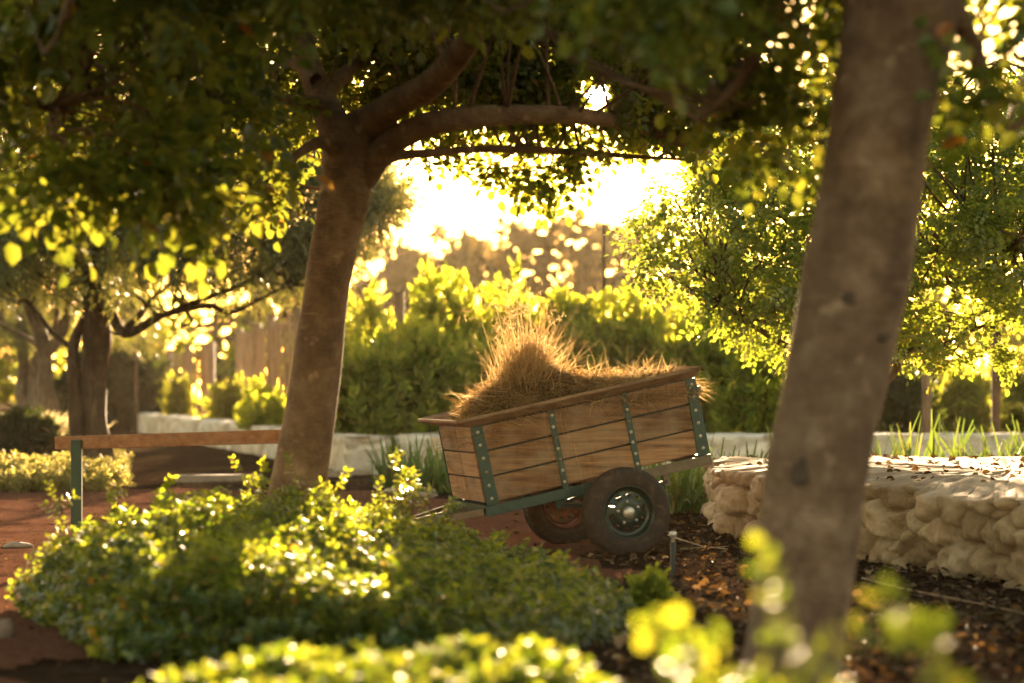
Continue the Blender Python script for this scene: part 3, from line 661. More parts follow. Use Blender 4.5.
def knot(px, py, rx, rz):
    c = P(px, py, D); ang = rng.uniform(0, 6.28, 3); V = []; rings = [(1.2, -.006), (1., -.002), (.75, .001), (.4, .0), (.01, -.002)]
    tx = np.interp(py, [0, 60, 150, 300, 450, 560, 672], [903, 892, 877, 852, 824, 811, 797]); rr = .196
    for k_, h in rings:
        for i in range(20):
            a = 2*pi*i/20; q_ = 1+.10*sin(3*a+ang[0])+.07*sin(5*a+ang[2]); x = c[0]+k_*rx*cos(a)*q_; z = c[2]+k_*rz*sin(a)*q_*(1+.2*sin(2*a+ang[1]))
            xc = (tx-512)/FPX*D; dx = np.clip(x-xc, -rr*.98, rr*.98); V.append((x, D-math.sqrt(rr*rr-dx*dx)-h-.004, z))
    F = [(k_*20+i, k_*20+(i+1) % 20, k_*20+20+(i+1) % 20, k_*20+20+i) for k_ in range(4) for i in range(20)]
    quads('knot', np.array(V), np.array(F), M['knot'], root, True)
knot(795, 471, .026, .046); knot(842, 300, .020, .024); knot(879, 338, .022, .014)

# --- carob tree behind, right
D = 22.5
root = tag(empty('carob_tree', tuple(P(792, 386+CH*FPX/D, D))), 'bushy low-branched tree with grey-green leaves behind the near trunk, right', 'tree')
q = QB(); an = []
an.append(limb(q, [(792, 520, D), (800, 430, D), (812, 350, D), (822, 290, D), (826, 200, D), (820, 100, D)], [.18, .15, .13, .11, .07, .03]))
for pl, rd in ([[(815, 395, D), (850, 395, D-.2), (888, 380, D-.3), (908, 352, D-.4), (945, 344, D-.5), (985, 325, D-.6), (1035, 310, D-.6)], .05],
               [[(818, 385, D), (870, 372, D+.3), (905, 350, D+.2), (930, 327, D), (962, 318, D), (1020, 303, D+.2)], .05],
               [[(822, 330, D), (880, 300, D), (930, 285, D+.2), (980, 282, D+.3), (1040, 270, D+.3)], .05],
               [[(824, 300, D), (900, 260, D-.5), (970, 244, D-.8), (1005, 250, D-1), (1040, 256, D-1)], .045],
               [[(812, 350, D), (785, 345, D-.2), (760, 330, D-.3), (738, 318, D-.4), (715, 300, D-.5)], .045],
               [[(822, 300, D), (790, 290, D+.2), (765, 270, D+.2), (740, 262, D+.3), (700, 250, D+.4)], .045],
               [[(826, 230, D), (780, 215, D+.3), (730, 205, D+.4), (690, 200, D+.5)], .04],
               [[(820, 140, D), (900, 100, D), (1000, 60, D)], .04]):
    an.append(limb(q, pl, np.linspace(rd, .008, len(pl)), 8))
r = np.random.default_rng(23); cl = []
ybot = lambda x: np.interp(x, [640, 680, 720, 760, 800, 880, 930, 980, 1040], [285, 300, 330, 360, 375, 385, 345, 330, 330])
ytop = lambda x: np.interp(x, [640, 680, 720, 780], [225, 175, 130, 60])
while len(cl) < 250:
    x, y, d = r.uniform(640, 1110), r.uniform(-20, 380), r.uniform(20.3, 25.)
    R_ = r.uniform(.18, .32); rp = R_*FPX/d
    if y+rp*.7 > ybot(x) or y-rp*.7 < ytop(x): continue
    if x < 720 and r.uniform() < .35: continue
    cl.append((P(x, y, d), (R_, R_, R_*.8), 1.))
for (x, y, R_) in [(640, 245, .15), (655, 262, .16), (648, 275, .12), (668, 230, .2), (662, 200, .15), (690, 290, .2), (985, 350, .15), (1000, 362, .12), (960, 350, .12), (945, 362, .1)]: cl.append((P(x, y, 21.5), (R_, R_, R_*.7), .6))
twigs_to(q, cl, np.vstack(an), .012, 6)
q.build('trunk', M['bark_limb'], root, True)
pos, dr = clustered(cl, 27, 33, 1.15, .2); s = r.uniform(.8, 1.3, len(pos))
quads('crown', *scatter(TP+TPS, pos, dr, s, 6), M['carob2'], root)

# --- olive trees, left
def olive(name, label, D, stems, limbs, region, ncl, per, seed, bark, scale=1., extra=()):
    b = stems[0][0][0]; root = tag(empty(name, tuple(P(b[0], 386+CH*FPX/D, D))), label, 'tree', 'olive trees on the left'); q = QB(); an = []
    for pl, rd in stems: an.append(limb(q, [(x, y, D+dd) for x, y, dd in pl], rd, 18, 8, .10, .09))
    for pl, rd in limbs: an.append(limb(q, [(x, y, D+dd) for x, y, dd in pl], np.linspace(rd, .012, len(pl)), 8))
    r = np.random.default_rng(seed); cl = []; xa, xb, ytopf, ybotf, da, db = region
    while len(cl) < ncl:
        x = r.uniform(xa, xb); y = r.uniform(ytopf(x), ybotf(x)); R_ = r.uniform(.22, .45)*scale
        cl.append((P(x, y, D+r.uniform(da, db)), (R_, R_, R_*.7), 1.))
    for x, y, R_, k in extra: cl.append((P(x, y, D-.3), (R_, R_, R_*.7), k))
    twigs_to(q, cl, np.vstack(an), .014, seed)
    q.build('trunk', bark, root, True)
    pos, dr = clustered(cl, per, seed+1, 1.15, .15); s = r.uniform(.8, 1.35, len(pos))*scale
    quads('crown', *scatter(TO, pos, dr, s, seed), M['olive'], root)
ip = lambda *a: (lambda x: np.interp(x, a[0], a[1]))
olive('olive_tree', 'gnarled olive tree with a thick dark rough trunk behind the wooden rail post', 32.5,
      [([(95, 478, 0), (95, 440, 0), (94, 390, 0), (97, 340, 0), (95, 300, 0), (92, 270, 0)], [.24, .20, .175, .165, .15, .12]),
       ([(83, 476, -.1), (78, 440, -.1), (76, 400, -.1), (73, 370, -.1), (74, 345, 0), (84, 320, 0)], [.14, .12, .09, .085, .07, .06])],
      [([(98, 300, 0), (110, 312, -.2), (122, 332, -.4), (136, 330, -.5), (160, 316, -.6), (190, 308, -.6), (210, 306, -.6), (232, 312, -.7), (262, 298, -.8), (295, 282, -1)], .085),
       ([(125, 330, -.4), (142, 312, -.3), (150, 300, -.3), (170, 285, -.2)], .05), ([(165, 314, -.6), (200, 300, -.6), (240, 285, -.6), (280, 262, -.6)], .045),
       ([(185, 309, -.6), (192, 322, -.7), (180, 326, -.7)], .03), ([(92, 280, 0), (70, 240, .3), (40, 200, .5)], .08), ([(94, 280, 0), (130, 230, -.3), (190, 190, -.5), (280, 180, -.5)], .08), ([(94, 275, 0), (110, 200, .3), (160, 130, .3)], .07),
       ([(76, 350, 0), (55, 335, .2), (35, 310, .3), (15, 290, .3)], .05)],
      (-40, 384, ip([-40, 0, 100, 250, 330, 384], [120, 110, 90, 90, 130, 190]), ip([-40, 0, 60, 120, 180, 240, 290, 330, 370, 405], [285, 275, 280, 288, 292, 290, 275, 262, 225, 205]), -2.6, 2.4), 360, 46, 41, M['bark_olive'], 1.,
      [(378, 200, .14, .5), (390, 208, .10, .4), (364, 228, .14, .6), (356, 245, .12, .5), (300, 285, .2, .7), (345, 265, .2, .6)])
olive('olive_tree', 'pale twisted olive tree with forked stems, left of the dark olive trunk', 41.,
      [([(52, 455, 0), (50, 420, 0), (45, 385, 0), (46, 360, 0), (40, 330, 0)], [.18, .15, .13, .12, .1]), ([(40, 340, 0), (28, 300, 0), (22, 270, 0)], [.1, .08, .05]), ([(46, 355, 0), (62, 330, 0), (68, 300, 0), (66, 270, 0)], [.1, .08, .07, .05])],
      [([(45, 350, 0), (22, 335, .3), (0, 325, .5)], .06), ([(55, 335, 0), (60, 300, .4), (75, 260, .6)], .06)],
      (-60, 140, ip([-60, 140], [180, 200]), ip([-60, 0, 60, 140], [295, 290, 285, 275]), -2, 2.5), 110, 44, 51, M['bark_pale'], 1.15)
olive('olive_tree', 'far olive tree with two dusky trunks at the left edge behind plumed grass', 54.,
      [([(36, 440, 0), (38, 400, 0), (40, 350, 0), (36, 320, 0)], [.28, .24, .22, .18]), ([(27, 440, .3), (24, 400, .3), (25, 360, .3), (22, 320, .3)], [.2, .17, .16, .12])],
      [([(40, 345, 0), (60, 320, 0), (80, 300, 0)], .09), ([(24, 345, 0), (0, 320, 0)], .09)],
      (-70, 150, ip([-70, 150], [220, 230]), ip([-70, 150], [345, 330]), -2, 3), 80, 36, 61, M['bark_pale'], 1.5)

# ------------------------------------------------------------------ far trees and background planting
def far_tree(label, px, D, top, wpx, n, seed, gap=.5, base=None, leaf=.34, mat='far', hpx=None, name='far_tree', grp='trees beyond the garden', dens=1.):
    r = np.random.default_rng(seed); root = tag(empty(name, tuple(P(px, 386+CH*FPX/D, D))), label, 'tree', grp)
    zt = P(px, top, D)[2]; wd = wpx/FPX*D/2; q = QB(); base_ = np.array(root.location); tr = base_+np.array([0, 0, zt*.55])
    q.add(tube([base_-np.array([0, 0, .1]), base_+np.array([.1, 0, zt*.25]), tr, base_+np.array([r.normal(0, .3), 0, zt*.8])], [.03*zt, .025*zt, .018*zt, .006*zt], 8, 5))
    cl = []
    for _ in range(n):
        a = r.uniform(0, 2*pi); h = r.uniform(.12 if gap < .5 else .3, .98); env = math.sqrt(max(0, 1-((h-.48)/.54)**2)); rr = wd*env*r.uniform(.1, 1.)**.6
        R_ = wd*r.uniform(.15, .3); cl.append((base_+np.array([cos(a)*rr, sin(a)*rr*.8, h*zt*.95]), (R_, R_, R_*.75), 1.))
    twigs_to(q, cl[::2], spline([tr-np.array([0, 0, zt*.25]), tr, base_+np.array([0, 0, zt*.8])], 6), .012*zt, seed)
    q.build('trunk', M['bark_limb'], root, True)
    pos, dr = clustered(cl, int(60*dens), seed+1, 1.1, .1); quads('crown', *scatter(TL, pos, dr, leaf*r.uniform(.6, 1.3, len(pos)), seed), M[mat], root)
FS = 1.9
ft = [('rounded hazy tree just right of the leaning trunk', 388, 95, 238, 120, 46, 1, .4), ('low hazy tree behind the trellis, half hidden by the leaning trunk', 320, 88, 262, 110, 36, 2, .4),
      ('broad hazy tree with many bright gaps above the green bushes', 545, 84, 198, 150, 46, 3, .7), ('airy hazy tree between the round one and the broad gappy one', 462, 90, 220, 110, 40, 4, .7),
      ('dense round-topped hazy tree at the right of the open sky', 622, 100, 216, 110, 44, 5, .4), ('hazy tree behind the right carob crown', 720, 100, 235, 140, 44, 6, .4)]
for (lb, px, D, top, wp, n, sd, gp) in ft: far_tree(lb, px, D*FS, top, wp, n, 100+sd, gp, dens=.8 if gp > .5 else 1.3, leaf=.34*FS)
for i, (lb, px, D, top, wp, mat) in enumerate([
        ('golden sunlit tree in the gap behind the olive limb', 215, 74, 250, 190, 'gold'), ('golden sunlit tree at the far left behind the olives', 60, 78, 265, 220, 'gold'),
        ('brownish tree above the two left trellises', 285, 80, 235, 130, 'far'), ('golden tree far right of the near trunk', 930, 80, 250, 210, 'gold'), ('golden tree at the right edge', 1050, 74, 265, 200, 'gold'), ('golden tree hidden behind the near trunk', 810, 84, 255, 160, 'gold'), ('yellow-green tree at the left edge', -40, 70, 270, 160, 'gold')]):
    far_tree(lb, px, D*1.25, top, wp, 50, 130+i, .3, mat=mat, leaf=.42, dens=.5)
def shrub(name, label, px, py0, D, wpx, hpx, dep, n, tpls, mat, seed, cat='shrub', group=None, up=.6, sc=1., stem='bark_limb', base=None, rag=.25):
    """upright leafy shrub: stems from the base, leaves over an uneven dome"""
    r = np.random.default_rng(seed); z0 = 0 if base is None else base; b = P(px, 386, D); b[2] = z0; root = tag(empty(name, tuple(b)), label, cat, group)
    W_ = wpx/FPX*D/2; top = P(px, py0, D)[2]-z0; q = QB(); pos = []; dr = []
    ns = max(10, int(n/16)); u = inball(ns, seed, .5)
    for k in range(ns):
        h = top*(1-abs(u[k, 0])**2.2*.45)*r.uniform(1-rag*1.6, 1+rag*.25); foot = b+np.array([u[k, 0]*W_*.8, u[k, 1]*dep*.8, 0]); tip = b+np.array([u[k, 0]*W_*1.0+r.normal(0, .06*top), u[k, 1]*dep, h])
        q.add(tube([foot, foot+(tip-foot)*.5+np.array([r.normal(0, .03), 0, 0])*top, tip], [.006*top+.003, .005*top+.002, .002*top], 4, 3))
        m = 16; t = np.sort(r.uniform(.06, 1., m)**.8); p = foot+(tip-foot)*t[:, None]+r.normal(0, .07*top*.6, (m, 3))*(1.2-t*.6)[:, None]
        pos.append(p); d = r.normal(0, .7, (m, 3)); d[:, 2] += up*(.3+t); dr.append(d)
    q.build('stems', M[stem], root, True); pos = np.vstack(pos); dr = np.vstack(dr); pos[:, 2] = np.maximum(pos[:, 2], z0+.03)
    return quads('foliage', *scatter(tpls, pos, dr, sc*r.uniform(.65, 1.2, len(pos)), seed), M[mat], root)
gb = 'leafy green bushes behind the cart'
for i, (lb, px, top, D, wp, dp, n, rg) in enumerate([
        ('dark leafy bush just right of the leaning trunk, below the trellis', 365, 352, 35.6, 100, .7, 1900, .16), ('tall leafy bush with pointed tips left of the straw tuft', 440, 292, 38.2, 120, .35, 1500, .22),
        ('leafy bush directly behind the straw tuft', 515, 304, 38.4, 130, .35, 1500, .22), ('leafy bush behind the cart, left of the dark stake', 575, 306, 38.2, 110, .35, 1300, .22),
        ('leafy bush behind the cart, right of the dark stake', 642, 300, 38.1, 120, .35, 1500, .22), ('leafy bush above the tail of the cart', 710, 308, 37.6, 120, .4, 1500, .22), ('sunlit leafy bush right of the cart tail, left of the near trunk', 758, 335, 36.6, 80, .5, 800, .2),
        ('shorter dark bush in front, left of the cart rim', 420, 348, 35.8, 110, .5, 1500, .14), ('sunlit slender bush behind the open trellis', 375, 312, 40, 100, .35, 900, .25), ('low bush half hidden behind the straw, in front of the taller ones', 500, 352, 36, 90, .4, 1000, .16)]):
    shrub('leafy_bush', lb, px, top, D, wp, 0, dp, int(n*.30), TB, 'bush', 200+i, 'bush', gb, .7, 1.0, rag=rg)
TBs = [(v*.55, f) for v, f in TB]
for i, (nm, lb, px, top, D, wp, dp, n, tp, mt, sc) in enumerate([
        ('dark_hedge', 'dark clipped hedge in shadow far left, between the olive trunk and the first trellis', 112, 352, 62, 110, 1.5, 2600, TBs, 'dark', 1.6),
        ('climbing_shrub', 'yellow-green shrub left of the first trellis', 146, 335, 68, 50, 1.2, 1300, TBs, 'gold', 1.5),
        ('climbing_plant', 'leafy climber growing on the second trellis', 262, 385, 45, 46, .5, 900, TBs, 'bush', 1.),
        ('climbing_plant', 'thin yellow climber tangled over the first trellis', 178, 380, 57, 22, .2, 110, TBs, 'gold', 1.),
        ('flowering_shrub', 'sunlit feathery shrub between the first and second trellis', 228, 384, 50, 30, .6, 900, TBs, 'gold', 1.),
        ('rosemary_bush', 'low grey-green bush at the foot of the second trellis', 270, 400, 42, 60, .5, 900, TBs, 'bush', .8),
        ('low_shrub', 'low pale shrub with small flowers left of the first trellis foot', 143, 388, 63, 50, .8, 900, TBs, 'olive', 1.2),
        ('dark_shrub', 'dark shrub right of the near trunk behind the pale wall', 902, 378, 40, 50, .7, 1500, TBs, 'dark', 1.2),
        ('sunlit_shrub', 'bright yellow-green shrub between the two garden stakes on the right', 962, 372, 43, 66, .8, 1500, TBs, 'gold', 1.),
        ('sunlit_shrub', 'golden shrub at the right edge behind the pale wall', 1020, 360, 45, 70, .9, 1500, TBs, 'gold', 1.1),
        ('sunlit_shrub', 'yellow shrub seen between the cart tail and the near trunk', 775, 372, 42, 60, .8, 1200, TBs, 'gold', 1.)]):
    shrub(nm, lb, px, top, D, wp, 0, dp, int(n*.42), tp, mt, 240+i, 'shrub', None, .5, sc*1.25)
# plumed grass and yellow groundcover, left
def grass_clump(name, label, px, py, D, wpx, h, n, mat, seed, wid=.012, cat='plant', group=None, lean=.45, droop=.5, K=5, base=0.):
    r = np.random.default_rng(seed); b = P(px, 386, D); b[2] = base; root = tag(empty(name, tuple(b)), label, cat, group); W_ = wpx/FPX*D/2
    bs = b+np.stack([r.normal(0, .45, n).clip(-1, 1)*W_, r.normal(0, .4, n)*W_*.5, np.zeros(n)], 1); d = np.stack([r.normal(0, lean, n), r.normal(0, lean, n), np.ones(n)], 1)
    return quads('leaf_blades', *strands(bs, d, h*r.uniform(.5, 1.15, n), droop*r.uniform(.0, 1.2, n)**2, wid*r.uniform(.6, 1.2, n), K, seed, .08), M[mat], root), root
o, rt = grass_clump('plumed_grass', 'clump of grass with pale feathery plumes at the left edge', 25, 0, 40, 120, .55, 1600, 'dark', 300, .02, 'grass', None, .35, .3)
r = np.random.default_rng(301); n = 1100; b = P(25, 386, 40); bs = np.array([b[0], b[1], .42])+np.stack([r.normal(0, .5, n).clip(-1.1, 1.1)*1., r.normal(0, .4, n), r.uniform(-.1, .12, n)], 1)
quads('plumes', *strands(bs, np.stack([r.normal(.4, .3, n), r.normal(0, .3, n), np.ones(n)], 1), r.uniform(.15, .42, n), r.uniform(.1, .6, n), np.full(n, .022), 4, 301), M['plume'], rt)
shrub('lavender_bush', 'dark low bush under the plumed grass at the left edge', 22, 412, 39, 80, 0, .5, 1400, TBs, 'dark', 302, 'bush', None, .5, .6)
r = np.random.default_rng(303); n = 5200; x = r.uniform(-6.4, -4.3, n); y = r.uniform(26.5, 36, n); k = vnoise(np.stack([x, y, x*0], -1), .9, 60)+.55 > r.uniform(0, .9, n); k = (512+x/y*FPX) < 118+10*np.sin(y*3); x, y = x[k], y[k]
hh = .12+.16*np.clip(vnoise(np.stack([x, y, x*0], -1), 1.1, 61), 0, 1); pos = np.stack([x, y, r.uniform(.02, 1, len(x))*hh], 1)
tag(quads('groundcover', *scatter(TS, pos, r.normal(0, .6, (len(x), 3))+np.array([0, 0, .8]), 1.2*r.uniform(.7, 1.3, len(x)), 9), M['dryleaf']), 'dry yellow groundcover under the olive trees', 'groundcover', kind='stuff')

# strap-leaved clumps
g1 = 'strap leaved clumps left of the cart'; g2 = 'strap leaved clumps behind the near stone wall'; g3 = 'strap leaved clumps under the cart tail'
for i, (px, D) in enumerate([(392, 27.8), (412, 27.), (432, 26.5), (450, 27.5), (470, 28)]):
    grass_clump('strap_leaf_clump', 'clump of upright strap leaves growing left of the cart front, before the bushes', px, 0, D, 34, .62, 70, 'strap', 310+i, .046, 'plant', g1, .28, .45)
for i, (px, D, h) in enumerate([(655, 24, .5), (680, 22.2, .62), (700, 23, .66), (722, 24.4, .62), (745, 25, .6), (690, 26, .6), (765, 26, .6), (640, 26, .5)]):
    grass_clump('strap_leaf_clump', 'clump of arching strap leaves growing between the cart tail and the near trunk', px, 0, D, 42, h, 64, 'strap', 330+i, .050, 'plant', g3, .36, .6)
for i in range(16):
    px = 800+i*19+rng.uniform(-6, 6); grass_clump('strap_leaf_clump', 'clump of pointed strap leaves showing above the top of the near stone wall', px, 0, rng.uniform(23.2, 25.5), 40, rng.uniform(.68, .9), 64, 'strap', 350+i, .052, 'plant', g2, .42, .75)

# ------------------------------------------------------------------ trellises, rail, stakes, edging
def trellis(label, a, b, zt, posts, slats, rails, zb=.35, slatw=.035, seed=0, thick=.05):
    a, b = np.array(a), np.array(b); root = tag(empty('trellis', ((a+b)/2)[0:2].tolist()+[0]), label, 'trellis', 'trellises along the whitewashed wall'); L = np.array(root.location); r = random.Random(seed)
    for t in posts:
        p = a+(b-a)*t; z = zt(t)+.12; MB().bar((p[0]-L[0], p[1]-L[1], -.05), (p[0]-L[0]+r.uniform(-.03, .03), p[1]-L[1], z), .15, .15, (0, 1, 0)).build('post', M['trellis'], root, bevel=.008)
    dn = (b-a)/np.linalg.norm(b-a); nn = np.array([dn[1], -dn[0]])*.055
    for t in slats:
        p = a+(b-a)*t+nn-np.array([L[0], L[1]]); MB().bar((*p, zb), (p[0]+r.uniform(-.02, .02), p[1], zt(t)+r.uniform(-.04, .05)), slatw, .02, (dn[0], dn[1], 0)).build('slat', M['trellis'], root)
    for k in rails:
        A = a-np.array([L[0], L[1]])-nn*.1; Bq = b-np.array([L[0], L[1]])-nn*.1; MB().bar((*A, zb+(zt(0)-zb)*k), (*Bq, zb+(zt(1)-zb)*k), .03, .045).build('cross_rail', M['trellis'], root)
pa = lambda px, d: P(px, 386, d)[:2]
trellis('far trellis panel, leftmost, ending in two thick posts', pa(170, 66), pa(212, 55), lambda t: 2.05, (0, .45, .86, 1.), np.linspace(.05, .95, 9), (.3, .65, .93), seed=1, slatw=.07)
trellis('tall trellis panel of close slats just left of the leaning trunk', pa(238, 53), pa(300, 40.5), lambda t: 2.3+.05*t, (0, .35, .62, 1.), np.linspace(.04, .97, 16), (.35, .7, .95), seed=2, slatw=.06)
trellis('open-slatted trellis sunk in the bushes right of the leaning trunk', pa(322, 45.5), pa(399, 38.2), lambda t: 2.5+.03*t, (0, .45, .72, 1.), np.linspace(.06, .95, 10), (.45, .72, .96), seed=3, slatw=.03)
# wooden rail on a green post
a, b = P(57, 446, 16.2), P(280, 438, 15.2); a[2] -= 0
root = tag(empty('wooden_rail', (P(78, 386, 16.1)[0], P(78, 386, 16.1)[1], 0)), 'reddish wooden rail on a dark green post, ending at the leaning trunk', 'rail'); L = np.array(root.location)
za = P(57, 443, 16.2)[2]; zb_ = P(282, 436.5, 15.2)[2]
MB().bar((a[0]-L[0], a[1]-L[1], za), (b[0]-L[0], b[1]-L[1], zb_), .05, .088).build('handrail', M['rail'], root, bevel=.006)
MB().box(-.036, .036, -.075, -.03, -.05, za+.025).build('post', M['green_post'], root, bevel=.006)
far_post = np.array([P(292, 386, 15.15)[0]-L[0], 15.15-L[1]])
# stakes
def stake(label, px, D, top, rad, mat, tilt=0., name='garden_stake', fork=False):
    b = P(px, 386, D); b[2] = -.05; zt = P(px, top, D)[2]; q = QB(); q.add(tube([b, b+np.array([tilt*.5, 0, zt*.5]), b+np.array([tilt, 0, zt])], [rad, rad*.95, rad*.8], 10, 5, .04))
    if fork: q.add(tube([b+np.array([tilt*.6, 0, zt*.62]), b+np.array([.22, 0, zt*.8]), b+np.array([.36, 0, zt*.97])], [rad*.5, rad*.4, rad*.2], 6, 4))
    tag(q.build(name, M[mat], None, True), label, 'stake')
stake('dark thin stake with a side twig rising from the bushes above the cart', 604, 38.6, 222, .035, 'bark_limb', 0., fork=True)
stake('pale round garden stake behind the wall, right of the near trunk', 926, 36.5, 318, .075, 'bark_pale', .03)
stake('darker round garden stake near the right edge behind the wall', 996, 36.2, 330, .07, 'bark_limb', 0)
stake('thin dark pole far behind the first trellis', 136, 60, 330, .05, 'bark_limb', 0)
# path edging boards
for i, (x0, x1, y0, y1) in enumerate([(175, 262, 478, 477), (300, 350, 474, 473)]):
    a, b = G(x0, y0, .05), G(x1, y1, .05); o = MB().bar((a[0], a[1], .03), (b[0], b[1], .03), .16, .11).build('edging_board', M['edging'], None, bevel=.012)
    tag(o, ['weathered edging board along the far side of the path, left of the leaning trunk', 'short edging board right of the leaning trunk below the white wall'][i], 'edging')
# stones
def stone(label, px, py, size, mat, seed, sq=(1, 1, .6), name='stone'):
    c = G(px, py); u = []; n = 14
    V = []; F = []
    for i in range(n+1):
        th = pi*i/n
        for j in range(20):
            ph = 2*pi*j/20; p = np.array([sin(th)*cos(ph), sin(th)*sin(ph), cos(th)]); k = 1+.22*vnoise(p[None]+seed*7.3, 1.4)[0]+.06*vnoise(p[None]+seed*3., 5)[0]; V.append(c+p*k*np.array(sq)*size+np.array([0, 0, size*sq[2]*.35]))
    F = [(i*20+j, (i+1)*20+j, (i+1)*20+(j+1) % 20, i*20+(j+1) % 20) for i in range(n) for j in range(20)]
    tag(quads(name, np.array(V), np.array(F), M[mat], None, True), label, 'stone')
stone('pale upright stone at the left edge beside the low hedge', 4, 640, .07, 'litter_stone', 1, (.8, .9, 1.1))
stone('small flat stone on the gravel path at the left edge', 18, 548, .09, 'stonebit', 2, (1.2, .8, .35))
stone('flat pale stone on the ground in front of the strap-leaved clumps', 405, 492, .16, 'stonebit', 3, (1.4, .8, .3))
stone('smaller stone beside the flat pale one, nearer the cart', 424, 497, .11, 'stonebit', 4, (1.3, .8, .35))
# irrigation riser
c = G(673, 575); root = tag(empty('sprinkler_riser', (c[0], c[1], 0)), 'short black irrigation riser with a pale nozzle standing in the mulch right of the wheel', 'sprinkler')
MB().lathe([(.018, -.03), (.018, .2), (.014, .205), (.0005, .206)], 14, 'z').build('pipe', M['black'], root, smooth=True)
MB().lathe([(.012, .206), (.013, .235), (.022, .24), (.024, .262), (.014, .27), (.0005, .272)], 14, 'z').build('nozzle', M['silver'], root, smooth=True)
# long pale twigs on the mulch
def twig(label, pts, rad, mat='twig', name='fallen_twig', cat='twig'):
    q = QB(); q.add(tube([G(x, y, h) for x, y, h in pts], np.linspace(rad, rad*.6, len(pts)), 6, 6, .05)); tag(q.build(name, M[mat], None, True), label, cat)
twig('long thin pale twig lying on the mulch below the stone wall', [(862, 578, .03), (900, 588, .02), (950, 598, .03), (1000, 608, .02), (1060, 622, .03)], .007)
twig('curved pale straw stem lying on the soil right of the wheel', [(668, 535, .03), (685, 541, .05), (705, 547, .02), (728, 549, .02)], .006)
twig('thin pale straw stem lying flat beside the curved one', [(680, 549, .015), (700, 548, .02), (735, 546, .015)], .006)

# ------------------------------------------------------------------ low hedge and foreground sprigs
HP = np.array([(-1.7, 10.2), (-1.0, 9.85), (0., 9.95), (.42, 11.), (.55, 12.4), (.36, 13.6), (-.05, 14.4), (-.75, 14.9), (-1.5, 14.4), (-2.35, 13.9), (-2.55, 12.5)])
def edge_dist(x, y, poly):
    p = np.stack([x, y], -1); d = np.full(x.shape, 9.); ins = np.zeros(x.shape, bool)
    for a, b in zip(poly, np.roll(poly, -1, 0)):
        ab = b-a; t = np.clip(((p-a)@ab)/(ab@ab), 0, 1); d = np.minimum(d, np.linalg.norm(p-a-t[..., None]*ab, axis=-1))
        c = ((a[1] > y) != (b[1] > y)) & (x < (b[0]-a[0])*(y-a[1])/(b[1]-a[1]+1e-12)+a[0]); ins ^= c
    return np.where(ins, d, -d)
def hedge_h(x, y):
    hm = np.interp(x, [-3, -2.3, -1.2, -.6, 0, .3, .6], [.28, .36, .42, .29, .14, .13, .10])*np.interp(y, [9.7, 10.8, 12.5, 14.5], [.72, .78, .95, 1.02])
    e = np.clip(edge_dist(x, y, HP)/.5, 0, 1); p = np.stack([x, y, x*0], -1)
    return hm*np.sqrt(1-(1-e)**2)*(.9+.24*vnoise(p, 1.6, 70)+.2*vnoise(p, 4., 71))
root = tag(empty('low_hedge', (-1., 11.6, 0)), 'wide low mound of small glossy green leaves in front of the cart', 'hedge')
r = np.random.default_rng(400); n = 9000; x = r.uniform(-3.1, .75, n*2); y = r.uniform(9.6, 15, n*2); e = edge_dist(x, y, HP); k = e > .0; x, y = x[k][:n], y[k][:n]; h = hedge_h(x, y)
dep = r.uniform(0, 1, len(x))**1.6; z = np.maximum(h*(1-dep*.85)-.02+r.normal(0, .02, len(x)), .02)
pos = np.stack([x, y, z], 1); d = np.stack([r.normal(0, .55, len(x)), r.normal(-.12, .55, len(x)), r.uniform(.2, 1.1, len(x))], 1)
quads('foliage', *scatter(TS, pos, d, r.uniform(.7, 1.45, len(x)), 11), M['hedge'], root)
q = QB()
for k in range(0, 700): q.add(tube([(x[k], y[k], 0), (x[k]+r.normal(0, .03), y[k], z[k]*.5+.01), pos[k]], [.006, .005, .003], 4, 2))
n2 = 900; xx = r.uniform(-2.6, .6, n2*2); yy = r.uniform(9.8, 14.9, n2*2); k = edge_dist(xx, yy, HP) > .12; xx, yy = xx[k][:n2], yy[k][:n2]
top_pos = np.stack([xx, yy, hedge_h(xx, yy)+r.uniform(.0, .075, len(xx))], 1)
quads('top_leaves', *scatter(TS, top_pos, np.stack([r.normal(0, .3, len(xx)), r.normal(0, .3, len(xx)), np.ones(len(xx))], 1), r.uniform(.75, 1.3, len(xx)), 15), M['front'], root)
# taller shoots standing out of the back of the mound
sh = []
for (px, py, D) in [(240, 466, 13.6), (262, 474, 13.4), (290, 478, 13.2), (338, 486, 13.4), (392, 472, 13.6), (402, 476, 13.5), (412, 490, 13.8), (376, 492, 13.4), (60, 500, 13.2), (110, 496, 13.4), (165, 490, 13.4), (455, 508, 14.2)]:
    t = P(px, py, D); b = np.array([t[0]+r.normal(0, .1), t[1]+r.normal(0, .1), .25]); q.add(tube([b, (b+t)/2+np.array([.03, 0, .03]), t], [.005, .004, .003], 5, 4))
    for u in np.linspace(.35, 1, 6): sh.append((b+(t-b)*u+r.normal(0, .018, 3)))
sh = np.array(sh); quads('shoot_leaves', *scatter(TS, sh, r.normal(0, .5, (len(sh), 3))+np.array([.15, 0, .8]), r.uniform(.85, 1.2, len(sh)), 12), M['hedge'], root)
q.build('stems', M['bark_limb'], root, True)
